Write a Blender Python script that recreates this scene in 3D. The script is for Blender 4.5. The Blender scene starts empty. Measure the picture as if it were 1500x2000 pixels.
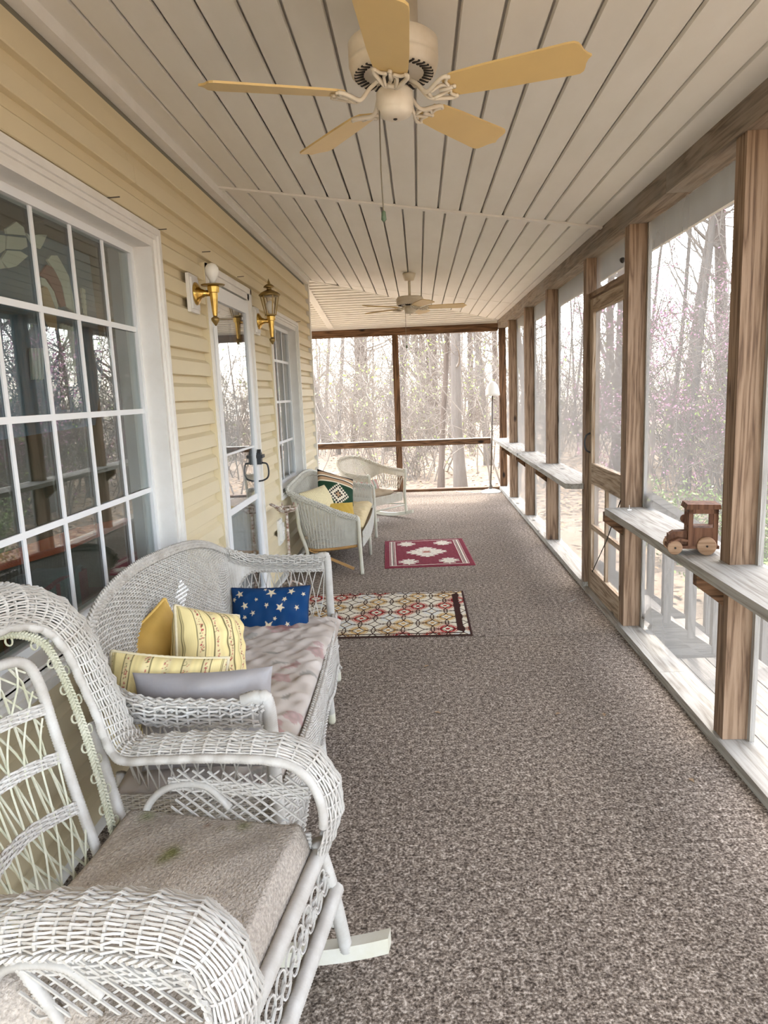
import bpy, math, random
import numpy as np
from mathutils import Matrix, Vector

S = bpy.context.scene
COL = S.collection
PI = math.pi

# ---------------------------------------------------------------- camera, world, sun, exposure
FPX, PITCH, YAW, ROLL = 1390.0, .1652, .0542, .0400
CAM = np.array([0., 0., 1.5])
_f = np.array([-math.sin(YAW)*math.cos(PITCH), math.cos(YAW)*math.cos(PITCH), -math.sin(PITCH)])
_r0 = np.array([math.cos(YAW), math.sin(YAW), 0.])
_d0 = np.cross(_f, _r0)
_r = math.cos(ROLL)*_r0 + math.sin(ROLL)*_d0
_d = -math.sin(ROLL)*_r0 + math.cos(ROLL)*_d0
cd = bpy.data.cameras.new('camera')
cd.sensor_fit = 'HORIZONTAL'; cd.sensor_width = 36.0; cd.lens = 36.0*FPX/1500.0
cd.clip_start = .05; cd.clip_end = 500
cam = bpy.data.objects.new('camera', cd); COL.objects.link(cam)
cam.matrix_world = Matrix(((_r[0], -_d[0], -_f[0], CAM[0]), (_r[1], -_d[1], -_f[1], CAM[1]),
                           (_r[2], -_d[2], -_f[2], CAM[2]), (0, 0, 0, 1)))
S.camera = cam
def at(x, y, ax, val):
    """pixel -> point on the plane coordinate[ax] == val"""
    d = _r*((x-750)/FPX) + _d*((y-1000)/FPX) + _f
    return CAM + d*((val-CAM[ax])/d[ax])

w = bpy.data.worlds.new('sky'); S.world = w; w.use_nodes = True
nt = w.node_tree; nt.nodes.clear()
bg = nt.nodes.new('ShaderNodeBackground'); wo = nt.nodes.new('ShaderNodeOutputWorld')
sky = nt.nodes.new('ShaderNodeTexSky'); sky.sky_type = 'NISHITA'; sky.sun_disc = False
SUN_EL, SUN_AZ = math.radians(54), math.radians(14)      # azimuth measured from +Y towards +X
sky.sun_elevation = SUN_EL; sky.sun_rotation = SUN_AZ
sky.air_density = 1.0; sky.dust_density = 3.0; sky.ozone_density = 1.0
hs = nt.nodes.new('ShaderNodeHueSaturation'); hs.inputs['Saturation'].default_value = .50
nt.links.new(sky.outputs[0], hs.inputs['Color']); nt.links.new(hs.outputs[0], bg.inputs[0])
bg.inputs[1].default_value = .47
nt.links.new(bg.outputs[0], wo.inputs[0])

sl = bpy.data.lights.new('sun', 'SUN'); sl.energy = 1.1; sl.angle = math.radians(1.2); sl.color = (1, .96, .90)
so = bpy.data.objects.new('sun', sl); COL.objects.link(so)
sd = Vector((math.sin(SUN_AZ)*math.cos(SUN_EL), math.cos(SUN_AZ)*math.cos(SUN_EL), math.sin(SUN_EL)))
so.rotation_euler = (-sd).to_track_quat('-Z', 'Y').to_euler(); so.location = (3, 12, 14)

S.view_settings.view_transform = 'Standard'; S.view_settings.look = 'None'
S.view_settings.gamma = 1.0; S.view_settings.use_curve_mapping = False
S.view_settings.exposure = 2.72
S.cycles.max_bounces = 8; S.cycles.diffuse_bounces = 4; S.cycles.glossy_bounces = 3
S.cycles.transparent_max_bounces = 14; S.cycles.caustics_reflective = False; S.cycles.caustics_refractive = False

# ---------------------------------------------------------------- helpers
rng = np.random.default_rng(7)
def nrm(v):
    v = np.asarray(v, float); n = np.linalg.norm(v, axis=-1, keepdims=True); return v/np.maximum(n, 1e-9)

class MB:
    def __init__(s): s.v = []; s.q = []; s.t = []; s.c = []; s.n = 0; s.poly = []
    def add(s, V, quads=None, tris=None, polys=None, col=None):
        V = np.asarray(V, float).reshape(-1, 3); o = s.n; s.v.append(V); s.n += len(V)
        if quads is not None and len(quads): s.q.append(np.asarray(quads, np.int64)+o)
        if tris is not None and len(tris): s.t.append(np.asarray(tris, np.int64)+o)
        if polys:
            for p in polys: s.poly.append([int(i)+o for i in p])
        if col is not None: s.c.append(np.asarray(col, float).reshape(-1, 3))
        return s
    def box(s, lo, hi):
        x0, y0, z0 = lo; x1, y1, z1 = hi
        V = [(x0,y0,z0),(x1,y0,z0),(x1,y1,z0),(x0,y1,z0),(x0,y0,z1),(x1,y0,z1),(x1,y1,z1),(x0,y1,z1)]
        return s.add(V, [(0,3,2,1),(4,5,6,7),(0,1,5,4),(1,2,6,5),(2,3,7,6),(3,0,4,7)])
    def bar(s, a, b, w, h, up=(0,0,1)):
        a = np.asarray(a, float); b = np.asarray(b, float); t = nrm(b-a); up = np.asarray(up, float)
        if abs(t@up) > .99: up = np.array([0,1.,0])
        r = nrm(np.cross(t, up)); u = np.cross(r, t)
        V = [p+r*i*w/2+u*j*h/2 for p in (a, b) for i, j in ((-1,-1),(1,-1),(1,1),(-1,1))]
        return s.add(V, [(0,1,2,3),(7,6,5,4),(0,4,5,1),(1,5,6,2),(2,6,7,3),(3,7,4,0)])
    def prism(s, poly, axis, a, b):
        """polygon (2D) extruded along axis from a to b (a, b may be per-vertex)"""
        n = len(poly); o = [i for i in range(3) if i != axis]; V = np.zeros((2*n, 3))
        for k, val in enumerate((a, b)):
            P = np.asarray(poly, float); V[k*n:(k+1)*n, o[0]] = P[:,0]; V[k*n:(k+1)*n, o[1]] = P[:,1]; V[k*n:(k+1)*n, axis] = val
        s.add(V, [(i,(i+1)%n,n+(i+1)%n,n+i) for i in range(n)], polys=[list(range(n))[::-1], list(range(n,2*n))])
        return s
    def lathe(s, prof, c=(0,0,0), sides=24, axis=2, xf=None):
        prof = np.asarray(prof, float); m = len(prof); a = np.linspace(0, 2*PI, sides, endpoint=False)
        V = np.zeros((m, sides, 3)); o = [i for i in range(3) if i != axis]
        V[:,:,o[0]] = prof[:,0,None]*np.cos(a); V[:,:,o[1]] = prof[:,0,None]*np.sin(a); V[:,:,axis] = prof[:,1,None]
        V = V.reshape(-1, 3)
        if xf is not None: V = V@np.asarray(xf).T
        V = V+np.asarray(c)
        i, j = np.meshgrid(np.arange(m-1), np.arange(sides), indexing='ij'); j2 = (j+1) % sides
        q = np.stack([i*sides+j, i*sides+j2, (i+1)*sides+j2, (i+1)*sides+j], -1).reshape(-1, 4)
        return s.add(V, q, polys=[list(range(sides))[::-1], list(range((m-1)*sides, m*sides))])
    def tubes(s, P, N, r, sides=4, col=None):
        """batch of tubes: P (n,m,3) paths, N (n,m,3) reference normals"""
        P = np.asarray(P, float)
        if P.ndim == 2: P = P[None]; N = np.asarray(N)[None]
        n, m = P.shape[:2]; T = nrm(np.gradient(P, axis=1)); N = np.broadcast_to(N, P.shape)
        B = nrm(np.cross(T, N)); N = np.cross(B, T); r = np.broadcast_to(np.asarray(r, float), (n, m))[..., None, None]
        a = (np.arange(sides)+.5)*2*PI/sides
        V = P[:,:,None]+r*(np.cos(a)[None,None,:,None]*N[:,:,None]+np.sin(a)[None,None,:,None]*B[:,:,None])
        k, i, j = np.meshgrid(np.arange(n), np.arange(m-1), np.arange(sides), indexing='ij'); j2 = (j+1) % sides
        b0 = (k*m+i)*sides; b1 = b0+sides
        q = np.stack([b0+j, b0+j2, b1+j2, b1+j], -1).reshape(-1, 4)
        caps = []
        if sides == 4:
            kk = np.arange(n)*m*sides; e = kk+(m-1)*sides
            caps = np.concatenate([np.stack([kk+3,kk+2,kk+1,kk],-1), np.stack([e,e+1,e+2,e+3],-1)])
            q = np.concatenate([q, caps])
            return s.add(V, q, col=None if col is None else np.repeat(np.broadcast_to(col,(n,3)), m*sides, 0))
        pol = [list(range(x*m*sides, x*m*sides+sides))[::-1] for x in range(n)]+[list(range((x*m+m-1)*sides, (x*m+m)*sides)) for x in range(n)]
        return s.add(V, q, polys=pol)
    def tube(s, pts, r, sides=8):
        pts = np.asarray(pts, float); return s.tubes(pts, frames(pts), r, sides)
    def grid(s, V, closed_u=False, col=None, flip=False):
        m, n = V.shape[:2]; i, j = np.meshgrid(np.arange(m if closed_u else m-1), np.arange(n-1), indexing='ij'); i2 = (i+1) % m
        q = np.stack([i*n+j, i2*n+j, i2*n+j+1, i*n+j+1], -1).reshape(-1, 4)
        if flip: q = q[:, ::-1]
        return s.add(V.reshape(-1, 3), q, col=col)
    def build(s, name, mat=None, parent=None, smooth=False, kind=None, label=None):
        me = bpy.data.meshes.new(name); V = np.concatenate(s.v) if s.v else np.zeros((0,3))
        Q = np.concatenate(s.q) if s.q else np.zeros((0,4), np.int64); Tt = np.concatenate(s.t) if s.t else np.zeros((0,3), np.int64)
        pl = [len(p) for p in s.poly]
        loops = np.concatenate([Q.ravel(), Tt.ravel(), np.array([i for p in s.poly for i in p], np.int64)])
        tot = np.concatenate([np.full(len(Q), 4), np.full(len(Tt), 3), np.array(pl, np.int64)]).astype(np.int32)
        st = np.concatenate([[0], np.cumsum(tot)[:-1]]).astype(np.int32) if len(tot) else tot
        me.vertices.add(len(V)); me.vertices.foreach_set('co', V.ravel().astype(np.float32))
        me.loops.add(len(loops)); me.loops.foreach_set('vertex_index', loops.astype(np.int32))
        me.polygons.add(len(tot)); me.polygons.foreach_set('loop_start', st)
        me.update(calc_edges=True)
        me.polygons.foreach_set('use_smooth', np.full(len(tot), bool(smooth)))
        if s.c:
            C = np.concatenate(s.c); ca = me.color_attributes.new('Col', 'FLOAT_COLOR', 'POINT')
            ca.data.foreach_set('color', np.concatenate([C, np.ones((len(C),1))], 1).ravel().astype(np.float32))
        me.validate(); me.update()
        o = bpy.data.objects.new(name, me); COL.objects.link(o)
        if mat: me.materials.append(mat)
        if parent: o.parent = parent
        if kind: o['kind'] = kind
        if label: o['label'] = label
        return o

def frames(P):
    P = np.asarray(P, float); T = nrm(np.gradient(P, axis=0)); N = np.zeros_like(P)
    u = np.array([0,0,1.]) if abs(T[0][2]) < .9 else np.array([1.,0,0])
    n = nrm(u-T[0]*(u@T[0])); N[0] = n
    for i in range(1, len(P)):
        n = n-T[i]*(n@T[i]); n = n/max(np.linalg.norm(n), 1e-9); N[i] = n
    return N
def spline(P, n):
    """Catmull-Rom through P, resampled to n points of even spacing"""
    P = np.asarray(P, float); Q = np.vstack([2*P[0]-P[1], P, 2*P[-1]-P[-2]]); out = []
    for i in range(1, len(Q)-2):
        t = np.linspace(0, 1, 24, endpoint=False)[:, None]; a, b, c, d = Q[i-1:i+3]
        out.append(.5*(2*b+(c-a)*t+(2*a-5*b+4*c-d)*t*t+(3*b-a-3*c+d)*t**3))
    X = np.vstack(out+[P[-1:]]); L = np.concatenate([[0], np.cumsum(np.linalg.norm(np.diff(X[:, :3], axis=0), axis=1))])
    return np.stack([np.interp(np.linspace(0, L[-1], n), L, X[:, k]) for k in range(X.shape[1])], 1)
def plen(P): return float(np.linalg.norm(np.diff(np.asarray(P, float), axis=0), axis=1).sum())
def wrapped(mb, pts, r, pitch=.006, sides=8, sp=True):
    """pole wound with cane: ribbed tube"""
    pts = spline(pts, 200) if sp and len(pts) > 2 else np.asarray(pts, float)
    L = plen(pts); n = max(4, int(L/pitch)*2); X = spline(pts, n) if len(pts) > 2 else np.linspace(pts[0], pts[-1], n)
    rr = np.where(np.arange(n) % 2 == 0, r, r*.85)
    mb.tubes(X, frames(X), rr[None], sides)
def weave(mb, Sf, nst, nwv, rs, rw, amp, v0=0., v1=1., jit=.0, gap=0.):
    """plain weave over the surface Sf(u, v); weavers run along u, stakes along v"""
    def PN(U, V):
        e = 1e-3; P = Sf(U, V); N = nrm(np.cross(Sf(U+e, V)-Sf(U-e, V), Sf(U, V+e)-Sf(U, V-e))); return P, N
    u = (np.arange(nst)+.5)/nst; m = max(5, nwv//3); v = np.linspace(v0, v1, m)
    P, N = PN(*np.meshgrid(u, v, indexing='ij')); mb.tubes(P, N, rs, 4)
    k = np.arange(2*nst+1); uu = k/(2.*nst); vv = v0+(v1-v0)*(np.arange(nwv)+.5)/nwv
    vj = vv[:, None]+rng.normal(0, jit, (nwv, len(k))) if jit else np.broadcast_to(vv[:, None], (nwv, len(k)))
    P, N = PN(np.broadcast_to(uu, (nwv, len(k))), vj)
    sgn = np.where(k % 2 == 1, np.where(((k//2)[None]+np.arange(nwv)[:, None]) % 2 == 0, 1., -1.), 0.)
    mb.tubes(P+N*(sgn*amp)[..., None], N, rw, 4)
def braid(mb, pts, R, r, pitch=.05, strands=3, n=None, nref=None):
    L = plen(pts); n = n or int(L/pitch*10); X = spline(pts, n) if len(pts) > 2 else np.linspace(pts[0], pts[-1], n)
    N = frames(X) if nref is None else np.broadcast_to(nref, X.shape); T = nrm(np.gradient(X, axis=0)); B = nrm(np.cross(T, N)); N = np.cross(B, T)
    th = np.linspace(0, L/pitch*2*PI, n)
    for k in range(strands):
        a = th+2*PI*k/strands
        mb.tubes(X+B*(R*np.sin(a))[:, None]+N*(R*.45*np.sin(2*a))[:, None], N, r, 4)
def ring(mb, c, n, R, r, seg=12, sides=4):
    n = nrm(n); u = nrm(np.cross(n, [.3,.5,.8])); v = np.cross(n, u); a = np.linspace(0, 2*PI, seg+1)
    P = np.asarray(c)+R*(np.cos(a)[:, None]*u+np.sin(a)[:, None]*v); mb.tubes(P, np.broadcast_to(n, P.shape), r, sides)
def sines(x, y, seed, n=7, f=6.):
    g = np.random.default_rng(seed); o = 0
    for _ in range(n):
        a, b, p = g.normal(0, f), g.normal(0, f), g.uniform(0, 6.3); o = o+np.sin(a*x+b*y+p)/n**.5
    return o

def empty(name, loc=(0,0,0), rotz=0., label=None, cat=None, group=None, kind=None):
    o = bpy.data.objects.new(name, None); COL.objects.link(o); o.location = loc; o.rotation_euler = (0,0,rotz); o.empty_display_size = .1
    return tag(o, label, cat, group, kind)
def tag(o, label=None, cat=None, group=None, kind=None):
    for k, v in (('label', label), ('category', cat), ('group', group), ('kind', kind)):
        if v: o[k] = v
    return o
def copy_tree(o, parent=None):
    c = o.copy(); COL.objects.link(c); c.parent = parent
    for ch in list(o.children): copy_tree(ch, c)
    return c
def inst(name, mesh, mat_, loc, parent=None, rotz=0, scale=None):
    o = bpy.data.objects.new(name, mesh); COL.objects.link(o); o.location = loc; o.rotation_euler = (0,0,rotz)
    if scale: o.scale = scale
    if parent: o.parent = parent
    return o
# ---------------------------------------------------------------- materials
def newmat(name):
    m = bpy.data.materials.new(name); m.use_nodes = True; t = m.node_tree
    return m, t, t.nodes['Principled BSDF'], t.nodes['Material Output']
def N_(t, kind, **kw):
    n = t.nodes.new(kind)
    for k, v in kw.items():
        if k.startswith('_'): setattr(n, k[1:], v)
        else: n.inputs[k.replace('__', ' ')].default_value = v
    return n
def coords(t, scale=(1,1,1), rnd=True):
    tc = t.nodes.new('ShaderNodeTexCoord'); mp = t.nodes.new('ShaderNodeMapping'); mp.inputs['Scale'].default_value = scale
    t.links.new(tc.outputs['Object'], mp.inputs['Vector'])
    if rnd:
        oi = t.nodes.new('ShaderNodeObjectInfo'); ml = N_(t, 'ShaderNodeMath', _operation='MULTIPLY'); ml.inputs[1].default_value = 37.
        t.links.new(oi.outputs['Random'], ml.inputs[0]); t.links.new(ml.outputs[0], mp.inputs['Location'])
    return mp.outputs[0]
def ramp(t, fac, stops):
    r = t.nodes.new('ShaderNodeValToRGB'); el = r.color_ramp.elements
    while len(el) < len(stops): el.new(.5)
    for e, (p, c) in zip(el, stops): e.position = p; e.color = (*c, 1)
    t.links.new(fac, r.inputs[0]); return r.outputs[0]
def mixc(t, a, b, fac, blend='MIX'):
    m = t.nodes.new('ShaderNodeMix'); m.data_type = 'RGBA'; m.blend_type = blend
    for s, v in ((m.inputs[6], a), (m.inputs[7], b), (m.inputs[0], fac)):
        if isinstance(v, bpy.types.NodeSocket): t.links.new(v, s)
        else: s.default_value = v if isinstance(v, (int, float)) else (*v, 1)
    return m.outputs[2]
def bump(t, b, h, strength=.3, dist=.01):
    n = N_(t, 'ShaderNodeBump'); n.inputs['Strength'].default_value = strength; n.inputs['Distance'].default_value = dist
    t.links.new(h, n.inputs['Height']); t.links.new(n.outputs[0], b.inputs['Normal'])
def plain(name, c, rough=.6, c2=None, scale=8., amt=.5, metal=0., bscale=None, bstr=.2, stretch=(1,1,1), spec=.4, bdist=.004):
    m, t, b, o = newmat(name); b.inputs['Roughness'].default_value = rough; b.inputs['Metallic'].default_value = metal
    b.inputs['Specular IOR Level'].default_value = spec; b.inputs['Base Color'].default_value = (*c, 1)
    if c2 or bscale: v = coords(t, stretch)
    if c2:
        n = N_(t, 'ShaderNodeTexNoise', Scale=scale, Detail=6., Roughness=.65); t.links.new(v, n.inputs['Vector'])
        t.links.new(ramp(t, n.outputs['Fac'], [(.5-amt*.5, c), (min(.98, .5+amt*.5), c2)]), b.inputs['Base Color'])
    if bscale:
        n = N_(t, 'ShaderNodeTexNoise', Scale=bscale, Detail=4.); t.links.new(v, n.inputs['Vector']); bump(t, b, n.outputs['Fac'], bstr, bdist)
    return m
def wood(name, c_dark, c_mid, c_light, axis, gray=None, rough=.75, knots=True):
    m, t, b, o = newmat(name); b.inputs['Roughness'].default_value = rough; b.inputs['Specular IOR Level'].default_value = .25
    sc = [9., 9., 9.]; sc[axis] = .55; v = coords(t, sc)
    n1 = N_(t, 'ShaderNodeTexNoise', Scale=1.6, Detail=3., Roughness=.5, Distortion=.4); t.links.new(v, n1.inputs['Vector'])
    ml = N_(t, 'ShaderNodeMath', _operation='MULTIPLY'); ml.inputs[1].default_value = 13.; t.links.new(n1.outputs['Fac'], ml.inputs[0])
    fr = N_(t, 'ShaderNodeMath', _operation='PINGPONG'); fr.inputs[1].default_value = 1.; t.links.new(ml.outputs[0], fr.inputs[0])
    n2 = N_(t, 'ShaderNodeTexNoise', Scale=9., Detail=5., Roughness=.7); t.links.new(v, n2.inputs['Vector'])
    g = N_(t, 'ShaderNodeMath', _operation='MULTIPLY_ADD'); t.links.new(fr.outputs[0], g.inputs[0]); g.inputs[1].default_value = .55
    t.links.new(n2.outputs['Fac'], g.inputs[2])
    c = ramp(t, g.outputs[0], [(.38, c_dark), (.68, c_mid), (1., c_light)])
    if knots:
        s2 = [5., 5., 5.]; s2[axis] = 2.2; v2 = coords(t, s2); vo = N_(t, 'ShaderNodeTexVoronoi', Scale=1.0); t.links.new(v2, vo.inputs['Vector'])
        kf = ramp(t, vo.outputs['Distance'], [(.07, (1,1,1)), (.14, (0,0,0))])
        c = mixc(t, c, tuple(x*.35 for x in c_dark), kf)
    if gray:
        n3 = N_(t, 'ShaderNodeTexNoise', Scale=2.5, Detail=5.); t.links.new(coords(t, (1,1,1)), n3.inputs['Vector'])
        c = mixc(t, c, gray, ramp(t, n3.outputs['Fac'], [(.40, (0,0,0)), (.70, (.65,.65,.65))]))
    t.links.new(c, b.inputs['Base Color']); bump(t, b, g.outputs[0], .35, .003)
    return m
def attr(name, rough=.9, bscale=None, bstr=.3, spec=.2, fine=None, bdist=.002):
    m, t, b, o = newmat(name); b.inputs['Roughness'].default_value = rough; b.inputs['Specular IOR Level'].default_value = spec
    a = t.nodes.new('ShaderNodeAttribute'); a.attribute_name = 'Col'; c = a.outputs['Color']
    if fine:
        n = N_(t, 'ShaderNodeTexNoise', Scale=fine, Detail=2.); t.links.new(coords(t), n.inputs['Vector'])
        c = mixc(t, c, ramp(t, n.outputs['Fac'], [(.3, (.62,.62,.62)), (.7, (1.,1.,1.))]), 1., 'MULTIPLY')
    t.links.new(c, b.inputs['Base Color'])
    if bscale:
        n = N_(t, 'ShaderNodeTexNoise', Scale=bscale, Detail=3.); t.links.new(coords(t), n.inputs['Vector']); bump(t, b, n.outputs['Fac'], bstr, bdist)
    return m
def carpet_mat(name, stops, scale=240., patch=(.86,.86,.86)):
    m, t, b, o = newmat(name); b.inputs['Roughness'].default_value = .95; b.inputs['Specular IOR Level'].default_value = .05
    v = coords(t, rnd=False); n = N_(t, 'ShaderNodeTexNoise', Scale=scale, Detail=2., Roughness=.6); t.links.new(v, n.inputs['Vector'])
    nb = N_(t, 'ShaderNodeTexNoise', Scale=scale*.36, Detail=2., Roughness=.6); t.links.new(v, nb.inputs['Vector'])
    mm = N_(t, 'ShaderNodeMath', _operation='MULTIPLY_ADD'); mm.inputs[1].default_value = .38; t.links.new(nb.outputs['Fac'], mm.inputs[0])
    m2 = N_(t, 'ShaderNodeMath', _operation='MULTIPLY'); m2.inputs[1].default_value = .62; t.links.new(n.outputs['Fac'], m2.inputs[0]); t.links.new(m2.outputs[0], mm.inputs[2])
    c = ramp(t, mm.outputs[0], stops)
    n2 = N_(t, 'ShaderNodeTexNoise', Scale=2.2, Detail=4., Roughness=.6); t.links.new(v, n2.inputs['Vector'])
    c = mixc(t, c, ramp(t, n2.outputs['Fac'], [(.35, patch), (.65, (1.,1.,1.))]), 1., 'MULTIPLY')
    t.links.new(c, b.inputs['Base Color']); bump(t, b, n.outputs['Fac'], .8, .006); return m
def screen_mat():
    m, t, b, o = newmat('insect_screen'); t.nodes.remove(b)
    tr = t.nodes.new('ShaderNodeBsdfTransparent'); df = N_(t, 'ShaderNodeBsdfDiffuse'); df.inputs['Color'].default_value = (.26,.25,.23,1)
    tl = N_(t, 'ShaderNodeBsdfTranslucent'); tl.inputs['Color'].default_value = (.26,.25,.23,1)
    ad = t.nodes.new('ShaderNodeMixShader'); ad.inputs[0].default_value = .5; t.links.new(df.outputs[0], ad.inputs[1]); t.links.new(tl.outputs[0], ad.inputs[2])
    # woven wire covers more of the view the flatter it is seen
    lw = N_(t, 'ShaderNodeLayerWeight', Blend=.5)
    mr = N_(t, 'ShaderNodeMapRange'); mr.inputs['From Min'].default_value = 0; mr.inputs['From Max'].default_value = 1
    mr.inputs['To Min'].default_value = .10; mr.inputs['To Max'].default_value = .80; t.links.new(lw.outputs['Facing'], mr.inputs['Value'])
    pw = N_(t, 'ShaderNodeMath', _operation='POWER'); pw.inputs[1].default_value = 1.3
    v = coords(t, (1,.5,.12)); n = N_(t, 'ShaderNodeTexNoise', Scale=9., Detail=4.); t.links.new(v, n.inputs['Vector'])
    ad2 = N_(t, 'ShaderNodeMath', _operation='MULTIPLY_ADD', _use_clamp=True); t.links.new(n.outputs['Fac'], ad2.inputs[0]); ad2.inputs[1].default_value = .16
    t.links.new(mr.outputs[0], pw.inputs[0]); t.links.new(pw.outputs[0], ad2.inputs[2])
    mx = t.nodes.new('ShaderNodeMixShader'); t.links.new(ad2.outputs[0], mx.inputs[0]); t.links.new(tr.outputs[0], mx.inputs[1]); t.links.new(ad.outputs[0], mx.inputs[2])
    t.links.new(mx.outputs[0], o.inputs[0]); return m
def glass_mat(name, tint=(.85,.9,.88), boost=2.6, ior=1.5):
    m, t, b, o = newmat(name); t.nodes.remove(b)
    tr = t.nodes.new('ShaderNodeBsdfTransparent'); tr.inputs[0].default_value = (*tint, 1)
    gl = N_(t, 'ShaderNodeBsdfGlossy', Roughness=0.0); lw = N_(t, 'ShaderNodeLayerWeight', Blend=.5)
    p5 = N_(t, 'ShaderNodeMath', _operation='POWER'); p5.inputs[1].default_value = 5.; t.links.new(lw.outputs['Facing'], p5.inputs[0])
    ml = N_(t, 'ShaderNodeMath', _operation='MULTIPLY_ADD', _use_clamp=True); ml.inputs[1].default_value = .92*min(boost,1.6); ml.inputs[2].default_value = .045*boost; t.links.new(p5.outputs[0], ml.inputs[0])
    mx = t.nodes.new('ShaderNodeMixShader'); t.links.new(ml.outputs[0], mx.inputs[0]); t.links.new(tr.outputs[0], mx.inputs[1]); t.links.new(gl.outputs[0], mx.inputs[2])
    t.links.new(mx.outputs[0], o.inputs[0]); return m

M = {}
M['siding'] = plain('vinyl_siding', (.70,.60,.39), .55, (.66,.57,.39), 3., .6, spec=.3)
M['ceil'] = plain('ceiling_vinyl', (.80,.77,.70), .6, (.72,.68,.60), 4., .55, spec=.25, stretch=(1,.4,1))
M['trim'] = plain('white_trim', (.80,.78,.74), .5, (.70,.67,.61), 6., .5, spec=.35)
M['doorwhite'] = plain('storm_door_white', (.78,.79,.79), .45, spec=.4)
M['carpet'] = carpet_mat('porch_carpet', [(.34,(.035,.026,.019)),(.45,(.125,.099,.078)),(.54,(.27,.222,.178)),(.66,(.58,.50,.42))], 120.)
M['towel0'] = carpet_mat('towel_terry', [(.3,(.26,.215,.17)),(.7,(.56,.49,.41))], 150., (.8,.8,.76))
for i, ax in enumerate('xyz'):
    M['post_'+ax] = wood('post_wood_'+ax, (.095,.055,.032), (.205,.130,.078), (.29,.195,.125), i)
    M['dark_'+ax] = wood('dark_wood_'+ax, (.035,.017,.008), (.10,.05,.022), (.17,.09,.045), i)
    M['gray_'+ax] = wood('weathered_wood_'+ax, (.22,.195,.16), (.32,.295,.25), (.39,.365,.32), i, knots=True)
    M['door_'+ax] = wood('door_wood_'+ax, (.14,.09,.05), (.30,.21,.13), (.43,.33,.23), i)
    M['rail_'+ax] = wood('rail_wood_'+ax, (.10,.088,.072), (.165,.148,.125), (.21,.19,.165), i, knots=False)
M['beam_y'] = wood('beam_wood_y', (.11,.076,.050), (.20,.148,.102), (.275,.215,.16), 1, gray=(.27,.245,.21), knots=False)
M['screen'] = screen_mat()
M['glass'] = glass_mat('window_glass')
M['stormglass'] = glass_mat('storm_glass', (.9,.93,.95), 2.6)
M['lampglass'] = glass_mat('lantern_glass', (.9,.88,.82), 1.2)
M['wicker'] = plain('white_wicker', (.62,.605,.565), .55, (.33,.29,.24), 16., .85, spec=.3)
M['wicker2'] = plain('cream_wicker', (.74,.70,.61), .55, (.50,.43,.32), 14., .8, spec=.3)
M['wickerold'] = plain('aged_wicker', (.64,.62,.53), .6, (.34,.34,.20), 12., .7, spec=.25)
M['wickergray'] = plain('grayed_wicker', (.62,.60,.53), .6, (.44,.42,.35), 12., .7, spec=.25)
M['paintwood'] = plain('painted_runner', (.64,.62,.57), .5, (.50,.46,.30), 7., .7, spec=.3)
M['rawwood'] = plain('bare_wood_edge', (.50,.28,.09), .6, (.32,.17,.06), 9., .6)
M['seatwood'] = plain('seat_board', (.30,.23,.17), .8)
M['brass'] = plain('polished_brass', (.78,.52,.14), .22, (.45,.28,.08), 30., .5, metal=1.)
M['oldbrass'] = plain('tarnished_brass', (.22,.16,.08), .4, (.40,.28,.10), 25., .6, metal=1.)
M['black'] = plain('black_metal', (.02,.022,.025), .45)
M['bronze'] = plain('bronze_pole', (.12,.10,.08), .4, metal=.6)
M['rust'] = plain('rusty_white_iron', (.72,.68,.60), .7, (.20,.07,.025), 40., .25, bscale=60., bstr=.5)
M['bulb'] = plain('frosted_bulb', (.82,.80,.74), .35)
M['shade'] = plain('lamp_shade_glass', (.86,.85,.80), .35)
M['fanwhite'] = plain('fan_housing', (.78,.72,.61), .4, (.60,.50,.35), 9., .7)
M['blade'] = plain('fan_blade', (.70,.50,.205), .42, (.62,.44,.19), 5., .6, spec=.4)
M['slot'] = plain('dark_slot', (.03,.025,.02), .8)
M['chain'] = plain('chain_metal', (.20,.17,.12), .4, metal=.8)
M['fob'] = plain('green_fob', (.10,.14,.08), .6)
M['hinge'] = plain('old_hinge', (.12,.10,.08), .55, (.30,.20,.10), 20., .5, metal=.7)
M['toy'] = wood('toy_wood_z', (.07,.03,.016), (.145,.068,.038), (.21,.105,.06), 2, knots=False)
M['toywheel'] = wood('toy_wheel_wood', (.20,.11,.06), (.36,.22,.13), (.46,.30,.19), 0, knots=False)
M['dark'] = plain('dark_void', (.015,.015,.015), .9)
M['nail'] = plain('nail_steel', (.10,.08,.06), .5, metal=.7)
M['cloth'] = attr('printed_cloth', .85, 260., .25)
M['velvet'] = plain('gold_velvet', (.52,.32,.075), .75, (.40,.24,.05), 6., .6, bscale=9., bstr=.35, bdist=.02)
M['goldcord'] = plain('gold_cord', (.58,.38,.10), .6)
M['creamcord'] = plain('cream_cord', (.62,.54,.36), .7)
M['navycord'] = plain('navy_cord', (.01,.02,.06), .7)
M['graysat'] = plain('gray_satin', (.23,.22,.235), .5, (.34,.31,.29), 4., .7, bscale=7., bstr=.5, bdist=.02)
M['creamknit'] = plain('cream_knit', (.66,.57,.36), .9)
M['creamcush'] = plain('cream_cushion', (.62,.50,.28), .85, (.52,.41,.22), 5., .5)
M['goldflat'] = plain('gold_cotton', (.55,.36,.06), .8)
M['tancush'] = plain('tan_cushion', (.42,.33,.22), .9, (.34,.26,.17), 8., .5)
M['towel'] = attr('towel_terry_cloth', .95, 170., .9, .05, fine=150., bdist=.006)
M['rug'] = attr('woven_rug', .95, 300., .5, .05, fine=160.)
M['rugedge'] = plain('rug_binding', (.05,.022,.014), .95)
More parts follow.
